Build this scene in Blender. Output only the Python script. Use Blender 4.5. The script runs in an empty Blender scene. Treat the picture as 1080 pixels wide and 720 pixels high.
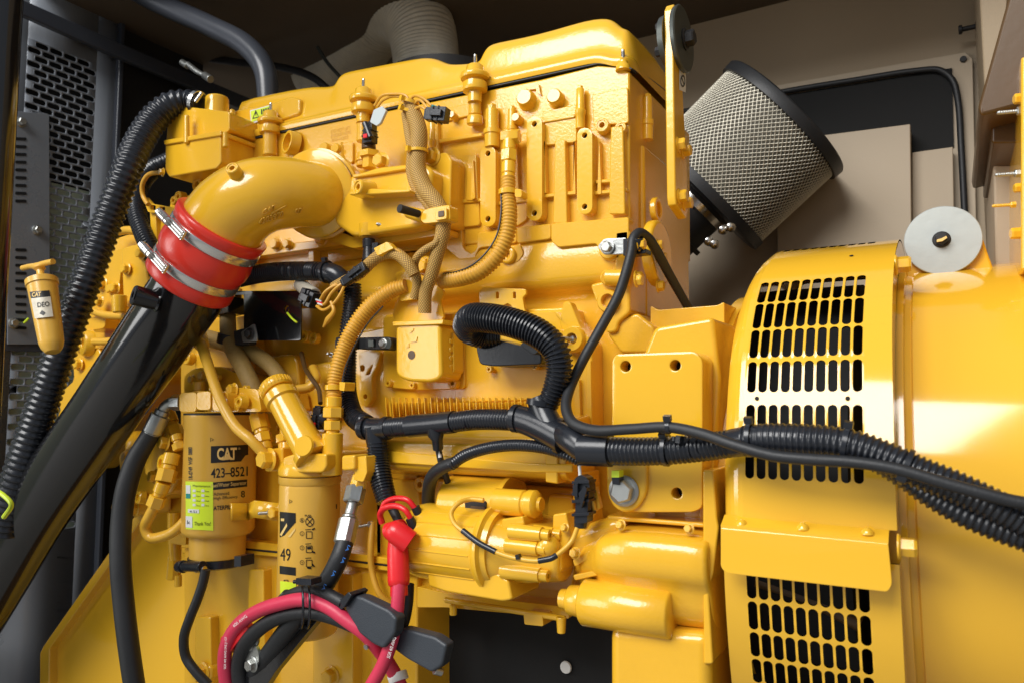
import bpy, bmesh, math, random
from mathutils import Vector, Matrix, Quaternion
random.seed(7)
S=bpy.context.scene; COL=S.collection
# ------------------------------------------------------------------ camera geometry
F=800.0; YAW=math.radians(30); PIT=math.atan(65/800); H=1.5
CAM=Vector((0,-1.1,H))
f0=Vector((-math.sin(YAW),math.cos(YAW),0)); RT=Vector((math.cos(YAW),math.sin(YAW),0))
FW=f0*math.cos(PIT)+Vector((0,0,math.sin(PIT))); UP=Vector((0,0,math.cos(PIT)))-f0*math.sin(PIT)
def ray(px,py): return FW+RT*((px-540)/F)+UP*((360-py)/F)
def P(px,py,v=0.0):
    d=ray(px,py); t=(v-CAM.y)/d.y; return CAM+d*t
def PX(px,py,X):
    d=ray(px,py); t=(X-CAM.x)/d.x; return CAM+d*t
def PZ(px,py,Z):
    d=ray(px,py); t=(Z-CAM.z)/d.z; return CAM+d*t
def dep(p): return (p-CAM).dot(FW)
def sc(px,py,v=0.0): return dep(P(px,py,v))/F      # metres per pixel
def pix(p):
    q=p-CAM; d=q.dot(FW); return (540+F*q.dot(RT)/d, 360-F*q.dot(UP)/d)
VX=Vector((1,0,0)); VY=Vector((0,1,0)); VZ=Vector((0,0,1)); NY=-VY
# ------------------------------------------------------------------ materials
MT={}
def mat(name,col,rough=.4,metal=0,bump=0,bscale=60,coat=0,var=0,vscale=4,spec=.5,dist=.002):
    m=bpy.data.materials.new(name); m.use_nodes=True; nt=m.node_tree; b=nt.nodes['Principled BSDF']
    b.inputs['Base Color'].default_value=(*col,1); b.inputs['Roughness'].default_value=rough; b.inputs['Metallic'].default_value=metal
    b.inputs['Coat Weight'].default_value=coat; b.inputs['Coat Roughness'].default_value=.08
    b.inputs['Specular IOR Level'].default_value=spec
    tc=nt.nodes.new('ShaderNodeTexCoord')
    if var:
        n=nt.nodes.new('ShaderNodeTexNoise'); n.inputs['Scale'].default_value=vscale; n.inputs['Detail'].default_value=6; n.inputs['Roughness'].default_value=.65
        nt.links.new(tc.outputs['Object'],n.inputs['Vector'])
        mx=nt.nodes.new('ShaderNodeMix'); mx.data_type='RGBA'
        mx.inputs[6].default_value=(*[c*(1-var) for c in col],1); mx.inputs[7].default_value=(*[min(1,c*(1+var)) for c in col],1)
        nt.links.new(n.outputs['Fac'],mx.inputs[0]); nt.links.new(mx.outputs[2],b.inputs['Base Color'])
        rr=nt.nodes.new('ShaderNodeMapRange'); rr.inputs[3].default_value=max(.03,rough*.8); rr.inputs[4].default_value=min(1,rough*1.25)
        nt.links.new(n.outputs['Fac'],rr.inputs[0]); nt.links.new(rr.outputs[0],b.inputs['Roughness'])
    if bump:
        n=nt.nodes.new('ShaderNodeTexNoise'); n.inputs['Scale'].default_value=bscale; n.inputs['Detail'].default_value=3
        nt.links.new(tc.outputs['Object'],n.inputs['Vector'])
        bp=nt.nodes.new('ShaderNodeBump'); bp.inputs['Strength'].default_value=bump; bp.inputs['Distance'].default_value=dist
        nt.links.new(n.outputs['Fac'],bp.inputs['Height']); nt.links.new(bp.outputs[0],b.inputs['Normal'])
        if coat: nt.links.new(bp.outputs[0],b.inputs['Coat Normal'])
    MT[name]=m; return m
YC=(.82,.455,.022)
mat('yellow_paint',YC,.20,bump=.10,bscale=110,coat=.5,var=.05,vscale=5)
mat('yellow_cast',(.80,.435,.022),.23,bump=.28,bscale=230,coat=.5,var=.09,vscale=9,dist=.0009)
mat('yellow_sheet',(.84,.47,.028),.11,bump=.012,bscale=45,coat=.6,var=.025,vscale=2)
mat('yellow_dull',(.74,.41,.035),.36,bump=.2,bscale=120,coat=.1,var=.10,vscale=14)
mat('filter_yellow',(.72,.41,.055),.30,bump=.05,bscale=90,coat=.2,var=.04,vscale=8)
mat('amber_conduit',(.66,.34,.03),.42,bump=.15,bscale=200,var=.08,vscale=20)
mat('tan_hose',(.30,.19,.05),.6,bump=.6,bscale=350,var=.25,vscale=60)
mat('black_plastic',(.014,.016,.021),.25,bump=.05,bscale=200,var=.2,vscale=14)
mat('black_rubber',(.014,.015,.017),.5,bump=.15,bscale=300,var=.25,vscale=20)
mat('black_gloss',(.009,.009,.010),.13,bump=.03,bscale=60,coat=.3,var=.12,vscale=10)
mat('charcoal',(.045,.050,.062),.30,bump=.1,bscale=250,var=.12,vscale=6)
mat('grey_plastic',(.035,.042,.052),.42,bump=.25,bscale=500,var=.12,vscale=20)
mat('dark_iron',(.012,.011,.011),.55,var=.3,vscale=10,bump=.2,bscale=80)
mat('guard_grey',(.24,.26,.29),.28,bump=.1,bscale=250,var=.1,vscale=6,metal=.2)
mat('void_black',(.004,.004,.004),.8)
mat('red_silicone',(.80,.040,.022),.30,bump=.06,bscale=90,coat=.15,var=.08,vscale=12)
mat('red_boot',(.75,.015,.020),.32,bump=.05,bscale=90,coat=.1,var=.05)
mat('crimson_cable',(.62,.035,.085),.42,bump=.12,bscale=160,var=.08,vscale=20)
mat('steel',(.62,.61,.58),.24,1)
mat('bright_steel',(.70,.69,.66),.22,.85)
mat('zinc',(.46,.47,.45),.34,.9,bump=.2,bscale=200,var=.15,vscale=50)
mat('zinc_disc',(.44,.47,.45),.38,.25,bump=.08,bscale=120,var=.06,vscale=20)
mat('grey_steel',(.10,.11,.10),.35,.6,var=.15,vscale=20)
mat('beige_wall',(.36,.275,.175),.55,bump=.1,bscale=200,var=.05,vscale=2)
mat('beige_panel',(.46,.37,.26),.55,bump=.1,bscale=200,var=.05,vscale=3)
mat('ceiling_shade',(.10,.072,.045),.7,var=.15,vscale=2)  # the roof's shade is painted in as a dark brown base
mat('foil_duct',(.60,.55,.44),.45,.1,bump=.6,bscale=60,var=.25,vscale=25)
mat('mesh_metal',(.72,.68,.56),.36,.5,var=.15,vscale=40)
mat('pleat_paper',(.14,.13,.105),.8,var=.25,vscale=40)
mat('label_white',(.75,.75,.72),.4)
mat('label_lime',(.68,.86,.03),.4,var=.03)
mat('ink',(.010,.009,.008),.4)
mat('ink_brown',(.30,.13,.01),.5)
mat('logo_yellow',(.80,.55,.18),.4)
mat('radiator_green',(.52,.60,.47),.6,var=.2,vscale=10)
mat('blue_ink',(.02,.15,.5),.5)
mat('teal',(.0,.25,.22),.4)
mat('clear_plastic',(.55,.6,.6),.2)
mat('concrete',(.30,.29,.27),.8,bump=.3,bscale=40,var=.2,vscale=3)
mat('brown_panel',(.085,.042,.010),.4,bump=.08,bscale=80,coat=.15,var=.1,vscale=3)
# braided sleeve: woven pattern along the tube's own UVs
def braid():
    m=mat('braided_sleeve',(.55,.33,.07),.6); nt=m.node_tree; b=nt.nodes['Principled BSDF']
    uv=nt.nodes.new('ShaderNodeUVMap'); uv.uv_map='UVMap'
    outs=[]
    for s in (1,-1):
        mp=nt.nodes.new('ShaderNodeMapping'); mp.inputs['Rotation'].default_value=(0,0,s*math.radians(38)); mp.inputs['Scale'].default_value=(1,1,1)
        w=nt.nodes.new('ShaderNodeTexWave'); w.inputs['Scale'].default_value=95; w.bands_direction='X'
        nt.links.new(uv.outputs[0],mp.inputs[0]); nt.links.new(mp.outputs[0],w.inputs[0]); outs.append(w)
    mu=nt.nodes.new('ShaderNodeMath'); mu.operation='MULTIPLY'
    nt.links.new(outs[0].outputs['Fac'],mu.inputs[0]); nt.links.new(outs[1].outputs['Fac'],mu.inputs[1])
    cr=nt.nodes.new('ShaderNodeValToRGB'); cr.color_ramp.elements[0].color=(.24,.12,.02,1); cr.color_ramp.elements[1].color=(.74,.46,.11,1)
    cr.color_ramp.elements[0].position=.08; cr.color_ramp.elements[1].position=.5
    nt.links.new(mu.outputs[0],cr.inputs[0]); nt.links.new(cr.outputs[0],b.inputs['Base Color'])
    bp=nt.nodes.new('ShaderNodeBump'); bp.inputs['Strength'].default_value=.7; bp.inputs['Distance'].default_value=.001
    nt.links.new(mu.outputs[0],bp.inputs['Height']); nt.links.new(bp.outputs[0],b.inputs['Normal'])
braid()
# ------------------------------------------------------------------ mesh builder
SPLIT={'casting_boss','casting_rib','casting_ledge','mount_post','bolt_hole','threaded_boss','raised_panel','rib','pan_rib','pan_rail','embossed_marks','corner_casting','lower_casting','duct_clamp','drain_valve','housing_leg','manifold_rib','cooler_flange','cast_fin','housing_shoulder','lid_screw','contact','sensor_nut','sensor_ring','logo_panel','side_casting','filter_boss','disc','block_side'}
class MB:
    def __init__(s): s.pl=False; s.bm=bmesh.new(); s.uv=s.bm.loops.layers.uv.new('UVMap')
    def face(s,pts):
        vs=[s.bm.verts.new(p) for p in pts]
        try: return s.bm.faces.new(vs)
        except ValueError: return None
    def prismw(s,pts,vec):
        """world polygon pts extruded by vec"""
        vec=Vector(vec); a=[s.bm.verts.new(p) for p in pts]; b=[s.bm.verts.new(Vector(p)+vec) for p in pts]; n=len(a)
        s.bm.faces.new(a); s.bm.faces.new(b[::-1])
        for i in range(n): s.bm.faces.new((a[i],b[i],b[(i+1)%n],a[(i+1)%n]))
    def prism(s,px,v0,v1,taper=1.0,rnd=0):
        if rnd: px=rpoly(px,rnd)
        f=[P(x,y,v0) for x,y in px]; c=sum(f,Vector())/len(f)
        bk=[Vector((c.x+(p.x-c.x)*taper, v1, c.z+(p.z-c.z)*taper)) for p in f]
        a=[s.bm.verts.new(p) for p in f]; b=[s.bm.verts.new(p) for p in bk]; n=len(a)
        s.bm.faces.new(a); s.bm.faces.new(b[::-1])
        for i in range(n): s.bm.faces.new((a[i],b[i],b[(i+1)%n],a[(i+1)%n]))
    def rect(s,x0,y0,x1,y1,v0,v1,rnd=0,taper=1.0): s.prism([(x0,y0),(x1,y0),(x1,y1),(x0,y1)],v0,v1,taper,rnd)
    def box(s,a,b):
        a=Vector(a);b=Vector(b)
        s.prismw([Vector((a.x,a.y,a.z)),Vector((b.x,a.y,a.z)),Vector((b.x,a.y,b.z)),Vector((a.x,a.y,b.z))],(0,b.y-a.y,0))
    def lathe(s,p0,axis,prof,seg=24,e1=None,arc=None):
        """prof = [(distance along axis, radius)...]"""
        ax=Vector(axis).normalized(); u=(Vector(e1) if e1 else (VZ if abs(ax.z)<.9 else VX)); u=(u-ax*u.dot(ax)).normalized(); w=ax.cross(u)
        rings=[]
        for h,r in prof:
            c=Vector(p0)+ax*h
            if r<1e-6: rings.append([s.bm.verts.new(c)])
            else: rings.append([s.bm.verts.new(c+(u*math.cos(2*math.pi*k/seg)+w*math.sin(2*math.pi*k/seg))*r) for k in range(seg)])
        for a,b in zip(rings,rings[1:]):
            if len(a)==1 and len(b)==1: continue
            for k in range(seg):
                k2=(k+1)%seg
                if len(a)==1: s.bm.faces.new((a[0],b[k2],b[k]))
                elif len(b)==1: s.bm.faces.new((a[k],a[k2],b[0]))
                else: s.bm.faces.new((a[k],a[k2],b[k2],b[k]))
    def cyl(s,p0,p1,r0,r1=None,seg=24,ch=.12):
        r1=r0 if r1 is None else r1; p0=Vector(p0); p1=Vector(p1); L=(p1-p0).length; c=min(r0,r1)*ch; c=min(c,L*.3)
        s.lathe(p0,p1-p0,[(0,0),(0,r0-c),(c,r0),(L-c,r1),(L,r1-c),(L,0)],seg)
    def tube(s,pts,r,seg=16,step=None,corr=None,cap=True,smooth=True,duty=.5,deep=.86):
        """smooth tube through world pts; corr = corrugation pitch in metres"""
        pts=[Vector(p) for p in pts]
        rs=r if isinstance(r,(list,tuple)) else [r]*len(pts)
        path,rad=spline(pts,rs) if smooth and len(pts)>2 else (pts,list(rs))
        if corr or smooth:
            path,rad=resample(path,rad,corr/4 if corr else (step or min(rad)*.6 if min(rad)>0 else .004))
        n=len(path); t=[(path[min(i+1,n-1)]-path[max(i-1,0)]).normalized() for i in range(n)]
        u=VZ if abs(t[0].z)<.9 else VX; u=(u-t[0]*u.dot(t[0])).normalized(); rings=[]; dl=0; ls=[]
        for i in range(n):
            if i: 
                q=t[i-1].rotation_difference(t[i]); u=(q@u); u=(u-t[i]*u.dot(t[i])).normalized(); dl+=(path[i]-path[i-1]).length
            w=t[i].cross(u); rr=rad[i]
            if corr: rr*= (1.0 if i%4 in (0,1) else deep)
            rings.append([s.bm.verts.new(path[i]+(u*math.cos(2*math.pi*k/seg)+w*math.sin(2*math.pi*k/seg))*rr) for k in range(seg)]); ls.append(dl)
        for i in range(n-1):
            for k in range(seg):
                k2=(k+1)%seg
                fc=s.bm.faces.new((rings[i][k],rings[i][k2],rings[i+1][k2],rings[i+1][k]))
                c=2*math.pi*rad[i]
                for lp,(a,b) in zip(fc.loops,((k,i),(k+1,i),(k+1,i+1),(k,i+1))): lp[s.uv].uv=(a/seg*c,ls[b])
        if cap: s.bm.faces.new(rings[0][::-1]); s.bm.faces.new(rings[-1])
    def grid(s,fn,nu,nv,close=False):
        vs=[[s.bm.verts.new(fn(i/nu,j/nv)) for j in range(nv+1)] for i in range(nu+1)]
        for i in range(nu):
            for j in range(nv): s.bm.faces.new((vs[i][j],vs[i+1][j],vs[i+1][j+1],vs[i][j+1]))
        return vs
    def plate(s,outer,holes,v,depth,bev=.0015,n=None,mapf=None):
        """flat plate with real holes. outer px polygon; holes = list of px polygons or (x,y,r); front face on plane Y=v"""
        s.pl=True; cu=bpy.data.curves.new('t','CURVE'); cu.dimensions='2D'; cu.fill_mode='BOTH'
        def add(pp):
            sp=cu.splines.new('POLY'); sp.points.add(len(pp)-1); sp.use_cyclic_u=True
            for q,(a,b) in zip(sp.points,pp): q.co=(a,b,0,1)
        add([(p.x,p.z) for p in (P(x,y,v) for x,y in outer)])
        for h in holes:
            if len(h)==3 and not isinstance(h[0],(tuple,list)):
                c=P(h[0],h[1],v); r=h[2]*sc(h[0],h[1],v); pp=[(c.x+r*math.cos(a*math.pi/10),c.z+r*math.sin(a*math.pi/10)) for a in range(20)]
            else: pp=[(p.x,p.z) for p in (P(x,y,v) for x,y in h)]
            add(pp)
        cu.bevel_depth=bev; cu.offset=-bev; cu.bevel_resolution=1; cu.extrude=max(1e-4,depth/2-bev)
        o=bpy.data.objects.new('t',cu); COL.objects.link(o); dg=bpy.context.evaluated_depsgraph_get(); me=o.evaluated_get(dg).to_mesh()
        vs=[s.bm.verts.new((q.co.x,v+depth/2-q.co.z,q.co.y)) for q in me.vertices]
        for pl in me.polygons:
            try: s.bm.faces.new([vs[i] for i in pl.vertices])
            except ValueError: pass
        bpy.data.objects.remove(o); bpy.data.curves.remove(cu)
    def build(s,name,m,parent=None,bevel=0,segs=2,angle=35,sharp=40,label=None,weld=True,sub=0):
        if name in SPLIT:
            isl=islands(s.bm)
            if len(isl)>1:
                last=None
                for fs in isl:
                    q=MB(); mp={}
                    for f in fs:
                        q.bm.faces.new([mp.setdefault(v,None) or mp.__setitem__(v,q.bm.verts.new(v.co)) or mp[v] for v in f.verts])
                    q.pl=s.pl; last=q.build(name+'~',m,parent,bevel,segs,angle,sharp,label,weld,sub); last.name=name; last.data.name=name
                s.bm.free(); return last
        name=name.rstrip('~')
        if weld: bmesh.ops.remove_doubles(s.bm,verts=s.bm.verts,dist=1e-6)
        bmesh.ops.recalc_face_normals(s.bm,faces=s.bm.faces)
        me=bpy.data.meshes.new(name); s.bm.to_mesh(me); s.bm.free()
        me.polygons.foreach_set('use_smooth',[True]*len(me.polygons)); me.set_sharp_from_angle(angle=math.radians(sharp))
        me.materials.append(MT[m]); o=bpy.data.objects.new(name,me); COL.objects.link(o)
        if parent: setp(o,parent)
        if bevel:
            b=o.modifiers.new('b','BEVEL'); b.width=bevel; b.segments=segs; b.limit_method='ANGLE'; b.angle_limit=math.radians(angle); b.harden_normals=False
            me.polygons.foreach_set('use_smooth',[True]*len(me.polygons))
            w=o.modifiers.new('w','WEIGHTED_NORMAL'); w.keep_sharp=True
        if s.pl and not bevel:
            w=o.modifiers.new('w','WEIGHTED_NORMAL'); w.keep_sharp=True; w.weight=100
        if sub: d=o.modifiers.new('s','SUBSURF'); d.levels=sub; d.render_levels=sub
        if label: o['label']=label
        return o
def islands(bm):
    seen=set(); out=[]
    for f in bm.faces:
        if f in seen: continue
        st=[f]; seen.add(f); g=[]
        while st:
            a=st.pop(); g.append(a)
            for v in a.verts:
                for h in v.link_faces:
                    if h not in seen: seen.add(h); st.append(h)
        out.append(g)
    return out
def setp(o,parent):
    o.parent=parent
    r=parent
    while r.parent: r=r.parent
    o.matrix_parent_inverse=Matrix.Translation(r.location).inverted() if (parent.type=='EMPTY') else Matrix.Identity(4)
def spline(pts,rs,k=10):
    P_=[pts[0]*2-pts[1]]+pts+[pts[-1]*2-pts[-2]]; R_=[rs[0]]+list(rs)+[rs[-1]]; out=[];ro=[]
    for i in range(1,len(P_)-2):
        p0,p1,p2,p3=P_[i-1:i+3]
        t01=max(1e-5,(p1-p0).length**.5);t12=max(1e-5,(p2-p1).length**.5);t23=max(1e-5,(p3-p2).length**.5)
        m1=(p2-p1)+((p1-p0)/t01-(p2-p0)/(t01+t12))*t12; m2=(p2-p1)+((p3-p2)/t23-(p3-p1)/(t12+t23))*t12
        for j in range(k):
            t=j/k; out.append(p1*(2*t**3-3*t*t+1)+m1*(t**3-2*t*t+t)+p2*(-2*t**3+3*t*t)+m2*(t**3-t*t)); ro.append(R_[i]*(1-t)+R_[i+1]*t)
    out.append(pts[-1]); ro.append(rs[-1]); return out,ro
def resample(path,rad,step):
    L=[0]
    for a,b in zip(path,path[1:]): L.append(L[-1]+(b-a).length)
    n=max(2,int(round(L[-1]/step))); out=[];ro=[];j=0
    for i in range(n+1):
        d=L[-1]*i/n
        while j<len(L)-2 and L[j+1]<d: j+=1
        t=(d-L[j])/max(1e-9,L[j+1]-L[j]); t=min(1,max(0,t)); out.append(path[j].lerp(path[j+1],t)); ro.append(rad[j]*(1-t)+rad[j+1]*t)
    return out,ro
def rpoly(px,r,n=4):
    """round the corners of a px polygon; r number or list"""
    out=[];N=len(px)
    for i in range(N):
        rr=r[i] if isinstance(r,(list,tuple)) else r
        b=Vector(px[i]);a=Vector(px[i-1]);c=Vector(px[(i+1)%N])
        if rr<=0: out.append(tuple(b)); continue
        da=(a-b); dc=(c-b); k=min(rr,da.length*.49,dc.length*.49); a2=b+da.normalized()*k; c2=b+dc.normalized()*k
        for j in range(n+1):
            t=j/n; q=a2*(1-t)**2+b*2*t*(1-t)+c2*t*t; out.append((q.x,q.y))
    return out
def T(pts): return [P(*q) for q in pts]
def thing(name,label,cat,loc,group=None):
    o=bpy.data.objects.new(name,None); COL.objects.link(o); o.location=loc; o.empty_display_size=.02
    o['label']=label; o['category']=cat
    if group: o['group']=group
    return o
def tag(o,label,cat,group=None):
    o['label']=label;o['category']=cat
    if group:o['group']=group
    return o
# shared bolt meshes, copied per bolt
TM={}
def tmesh(kind,m):
    key=(kind,m)
    if key in TM: return TM[key]
    b=MB()
    if kind=='hex':      # unit: head circumradius 1, axis +Z
        b.lathe((0,0,0),VZ,[(0,0),(0,1.28),(.10,1.32),(.22,1.12),(.24,0)],24)
        a=[(0,0),(0,1.0),(.82,1.0),(1.0,.84),(1.0,0)]; b.lathe((0,0,.2),VZ,a,6)
    elif kind=='socket': 
        b.lathe((0,0,0),VZ,[(0,0),(0,1),(.85,1),(1,.88),(1,.5),(.45,.5),(.45,0)],20)
    elif kind=='boss':   # ringed boss with a blind threaded hole
        b.lathe((0,0,0),VZ,[(0,0),(0,1.0),(1.2,.92),(1.3,.82),(1.3,.66),(1.22,.6),(1.22,.38),(.2,.36),(.2,0)],24)
    elif kind=='stud':
        b.lathe((0,0,0),VZ,[(0,0),(0,.5),(0,.5)],16); 
        pr=[(0,0)]; 
        for k in range(14): pr+= [(k*.3,.5),(k*.3+.15,.43)]
        pr+=[(4.3,.34),(4.3,0)]; b.lathe((0,0,0),VZ,pr,14); b.lathe((0,0,0),VZ,[(0,0),(0,1),(.8,1),(.95,.85),(.95,0)],6)
    me_o=b.build('t_'+kind,m,sharp=30); me=me_o.data; bpy.data.objects.remove(me_o); me.name=kind; TM[key]=me; return me
def fit(name,kind,m,parent,p,axis,r,h=1.0,spin=None):
    o=bpy.data.objects.new(name,tmesh(kind,m)); COL.objects.link(o); setp(o,parent)
    q=Vector(axis).to_track_quat('Z','Y')
    M=Matrix.Translation(p)@q.to_matrix().to_4x4()@Matrix.Rotation(random.uniform(0,1) if spin is None else spin,4,'Z')@Matrix.Diagonal((r,r,r*h,1))
    o.matrix_basis=M; return o
def bolt(parent,px,py,v,rpx,axis=NY,m='yellow_paint',h=1.0,kind='hex',name='bolt'):
    return fit(name,kind,m,parent,P(px,py,v),axis,rpx*sc(px,py,v),h)
def ring(b,px,py,v,ro,ri,h,axis=NY,seg=28):
    """ringed boss in px radii; stands h (metres) proud of plane v"""
    k=sc(px,py,v); a=Vector(axis); b.lathe(P(px,py,v),a,[(0,0),(0,ro*k*1.08),(h-.0015,ro*k),(h,ro*k-.0015),(h,ri*k+.001),(h-.001,ri*k),(-.004,ri*k),(-.004,0)],seg)
def textmesh(string,size=1,font=None,bold=0):
    cu=bpy.data.curves.new('t','FONT'); cu.body=string; cu.offset=bold; o=bpy.data.objects.new('t',cu); COL.objects.link(o)
    me=o.evaluated_get(bpy.context.evaluated_depsgraph_get()).to_mesh()
    vs=[(q.co.x,q.co.y) for q in me.vertices]; fs=[tuple(p.vertices) for p in me.polygons]
    bpy.data.objects.remove(o); return vs,fs
def write(b,string,org,uvec,vvec,hit,eps=.0006,bold=.0):
    """lettering laid on a surface: px origin (bottom-left), px vector of the whole width, px vector of the whole height"""
    vs,fs=textmesh(string,bold=bold)
    if not vs: return
    x0=min(a for a,_ in vs);x1=max(a for a,_ in vs);y0=min(c for _,c in vs);y1=max(c for _,c in vs)
    out=[]
    for a,c in vs:
        s=(a-x0)/(x1-x0); t=(c-y0)/(y1-y0); p,n=hit(org[0]+uvec[0]*s+vvec[0]*t,org[1]+uvec[1]*s+vvec[1]*t); out.append(b.bm.verts.new(p+n*eps))
    for f in fs:
        try:b.bm.faces.new([out[i] for i in f])
        except ValueError:pass
def patch(b,poly,hit,eps=.0004,n=8,thick=0):
    """px quad (4 pts) or polygon laid on a surface"""
    if len(poly)==4:
        a,c,d,e=[Vector(q) for q in poly]
        def fn(u,v):
            q=(a*(1-u)+c*u)*(1-v)+(e*(1-u)+d*u)*v; p,nn=hit(q.x,q.y); return p+nn*eps
        b.grid(fn,n,n)
    else:
        # fan of thin strips from centroid
        c=Vector((sum(q[0] for q in poly)/len(poly),sum(q[1] for q in poly)/len(poly)))
        N=len(poly)
        for i in range(N):
            a=Vector(poly[i]); d=Vector(poly[(i+1)%N])
            p0,n0=hit(c.x,c.y);p1,n1=hit(a.x,a.y);p2,n2=hit(d.x,d.y)
            b.face([p0+n0*eps,p1+n1*eps,p2+n2*eps])
def hit_plane(v): return lambda x,y:(P(x,y,v),NY)
def hit_cyl(c,ax,R):
    ax=Vector(ax).normalized(); c=Vector(c)
    def h(x,y):
        d=ray(x,y); o=CAM-c; d2=d-ax*d.dot(ax); o2=o-ax*o.dot(ax)
        A=d2.dot(d2);B=2*d2.dot(o2);C=o2.dot(o2)-R*R; D=max(0,B*B-4*A*C); t=(-B-math.sqrt(D))/(2*A); p=CAM+d*t; q=p-c; n=(q-ax*q.dot(ax)).normalized(); return p,n
    return h
AZ=H-.14; AV=.22                                   # shaft centre line (height, depth)
def extx(b,x0,x1,prof,closed=True):
    """profile [(v,z)] extruded along X between world x0 and x1"""
    b.prismw([Vector((x0,v,z)) for v,z in prof],(x1-x0,0,0))
def Z(px,py,v): return P(px,py,v).z
def X(px,py,v): return P(px,py,v).x
# =================================================================== ENGINE
ENG=thing('diesel_engine','large glossy yellow diesel engine filling the middle of the enclosure','engine',P(450,700,.1))
# ---- cylinder head
b=MB()
b.prism([(205,157),(252,150),(330,133),(452,108),(570,84),(630,69),(650,70),(664,76),(664,242),(560,252),(400,268),(205,310)],0,.32)
HEAD=b.build('cylinder_head','yellow_cast',ENG,bevel=.003)
# shallow raised panels of the head casting
b=MB()
for pl,v in (([(470,168),(503,161),(506,238),(488,240),(470,236)],-.006),([(523,150),(556,140),(556,232),(545,239),(524,236)],-.005),
             ([(572,118),(608,110),(608,150),(572,154)],-.007),([(624,100),(662,92),(663,130),(626,133)],-.006),
             ([(545,240),(581,236),(581,252),(545,257)],-.012),([(581,236),(663,229),(663,264),(646,277),(633,268),(629,257),(588,261),(581,254)],-.018),
             ([(320,160),(372,149),(372,172),(330,180)],-.006),([(455,165),(470,163),(470,230),(455,232)],-.02),
             ([(470,236),(486,236),(488,262),(497,268),(503,262),(503,246),(545,240),(545,256),(505,262),(500,274),(484,274),(470,262)],-.010),
             ([(455,118),(505,107),(505,120),(455,132)],-.004)):
    b.prism(pl,v,.004,rnd=3)
b.build('casting_boss','yellow_cast',HEAD,bevel=.0015)
# slender vertical ribs
b=MB()
for x0,x1,y0,y1,v in ((583,598,148,236,-.014),(642,659,134,226,-.016),(491,504,164,212,-.012),(496,501,170,210,-.018),(541,547,150,205,-.012),(604,607,150,205,-.014),(573,576,150,204,-.012),(630,634,150,205,-.012),(455,463,122,170,-.01)):
    b.prism([(x0+2,y0),(x1-2,y0-1),(x1,y1),(x0,y1)],v,.004,rnd=2)
b.build('casting_rib','yellow_cast',HEAD,bevel=.002,segs=3)
b=MB()
for x0,x1,y,s in ((463,508,147,-7),(470,507,212,-3),(523,556,213,-4),(573,608,205,-4),(625,661,202,-4),(572,606,126,-6),(628,660,190,-3)):
    b.prism([(x0,y),(x1,y+s),(x1,y+s+4),(x0,y+4)],-.010,.004)
b.build('casting_ledge','yellow_cast',HEAD,bevel=.0015)
# long two-hole straps
for x,y0,y1 in ((514.5,162,231),(563.5,131,225),(616.5,143,218)):
    w=8.2; n=10
    o=[(x+w*math.cos(math.pi+math.pi*i/n),y0+w*math.sin(math.pi+math.pi*i/n)) for i in range(n+1)]+[(x+w*math.cos(math.pi*i/n),y1+w*math.sin(math.pi*i/n)) for i in range(n+1)]
    b=MB(); b.plate(o,[(x,y0,2.9),(x,y1,2.9)],-.020,.024,bev=.001); st=b.build('mounting_strap','yellow_paint',HEAD)
    b=MB()
    for y in (y0,y1):
        k=sc(x,y); b.lathe(P(x,y,-.012),VY,[(0,0),(0,3.2*k),(.001,3.2*k),(.001,0)],14)
    b.build('bolt_hole','void_black',st)
# injector / cover pillars
for x,y0,y1,r,v in ((612,90,136,5,-.012),(519,112,156,8,-.012),(683,99,148,6,.07),(383,160,176,7,-.02),(456,120,170,5,-.008),(360,152,176,5,-.004),(540,112,150,5,-.004),(310,150,170,6,0)):
    b=MB(); k=sc(x,y0,v); p0=P(x,y1,v); p1=P(x,y0,v); L=(p1-p0).length
    b.lathe(p0,p1-p0,[(0,0),(0,r*k),(L*.30,r*k),(L*.32,r*k*1.15),(L*.42,r*k*1.15),(L*.44,r*k*.9),(L*.9,r*k*.86),(L*.92,r*k*.7),(L*.92,0)],18)
    b.lathe(p0+(p1-p0)*.9,p1-p0,[(0,0),(0,r*k*.62),(r*k*.6,r*k*.62),(r*k*.75,r*k*.45),(r*k*.75,0)],6)
    b.build('cover_pillar','yellow_paint',HEAD)
for x,y,r in ((557,107,9.5),(588,106,8.5),(359,160,6),(347,159,6),(548,128,5),(481,125,4)):
    b=MB(); k=sc(x,y,0); b.lathe(P(x,y,.0),(.1,-1,.05),[(0,0),(0,r*k*1.15),(.004,r*k),(.016,r*k*.97),(.019,r*k*.8),(.019,0)],24); b.build('core_plug','yellow_paint',HEAD)
b=MB(); b.prism([(551,92),(568,89),(570,100),(566,98),(565,94),(556,95),(556,101),(551,103)],-.005,.003); b.build('casting_frame','yellow_cast',HEAD)
for x,y,r in ((637,135,8),(656,137,6.5)):
    fit('threaded_boss','boss','yellow_paint',HEAD,P(x,y,-.004),(.15,-1,0),r*sc(x,y),.9)
b=MB(); ring(b,541,271,-.0,9,3,.020); b.prism([(538,262),(548,258),(552,268),(546,276),(534,278)],-.014,.02,rnd=3); b.build('lug','yellow_paint',HEAD,sharp=50)
# cast characters on the head (raised lettering above the elbow)
b=MB(); hp=hit_plane(-.0006)
for i,(s,w) in enumerate((('DO NOT LIFT',20),('ENGINE HERE',21),('300-4382',18))):
    write(b,s,(349,141+i*4.6-0),(w,-w*.22),(0,-3.6),hp,eps=.0002)
b.build('cast_lettering','yellow_dull',HEAD)
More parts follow.
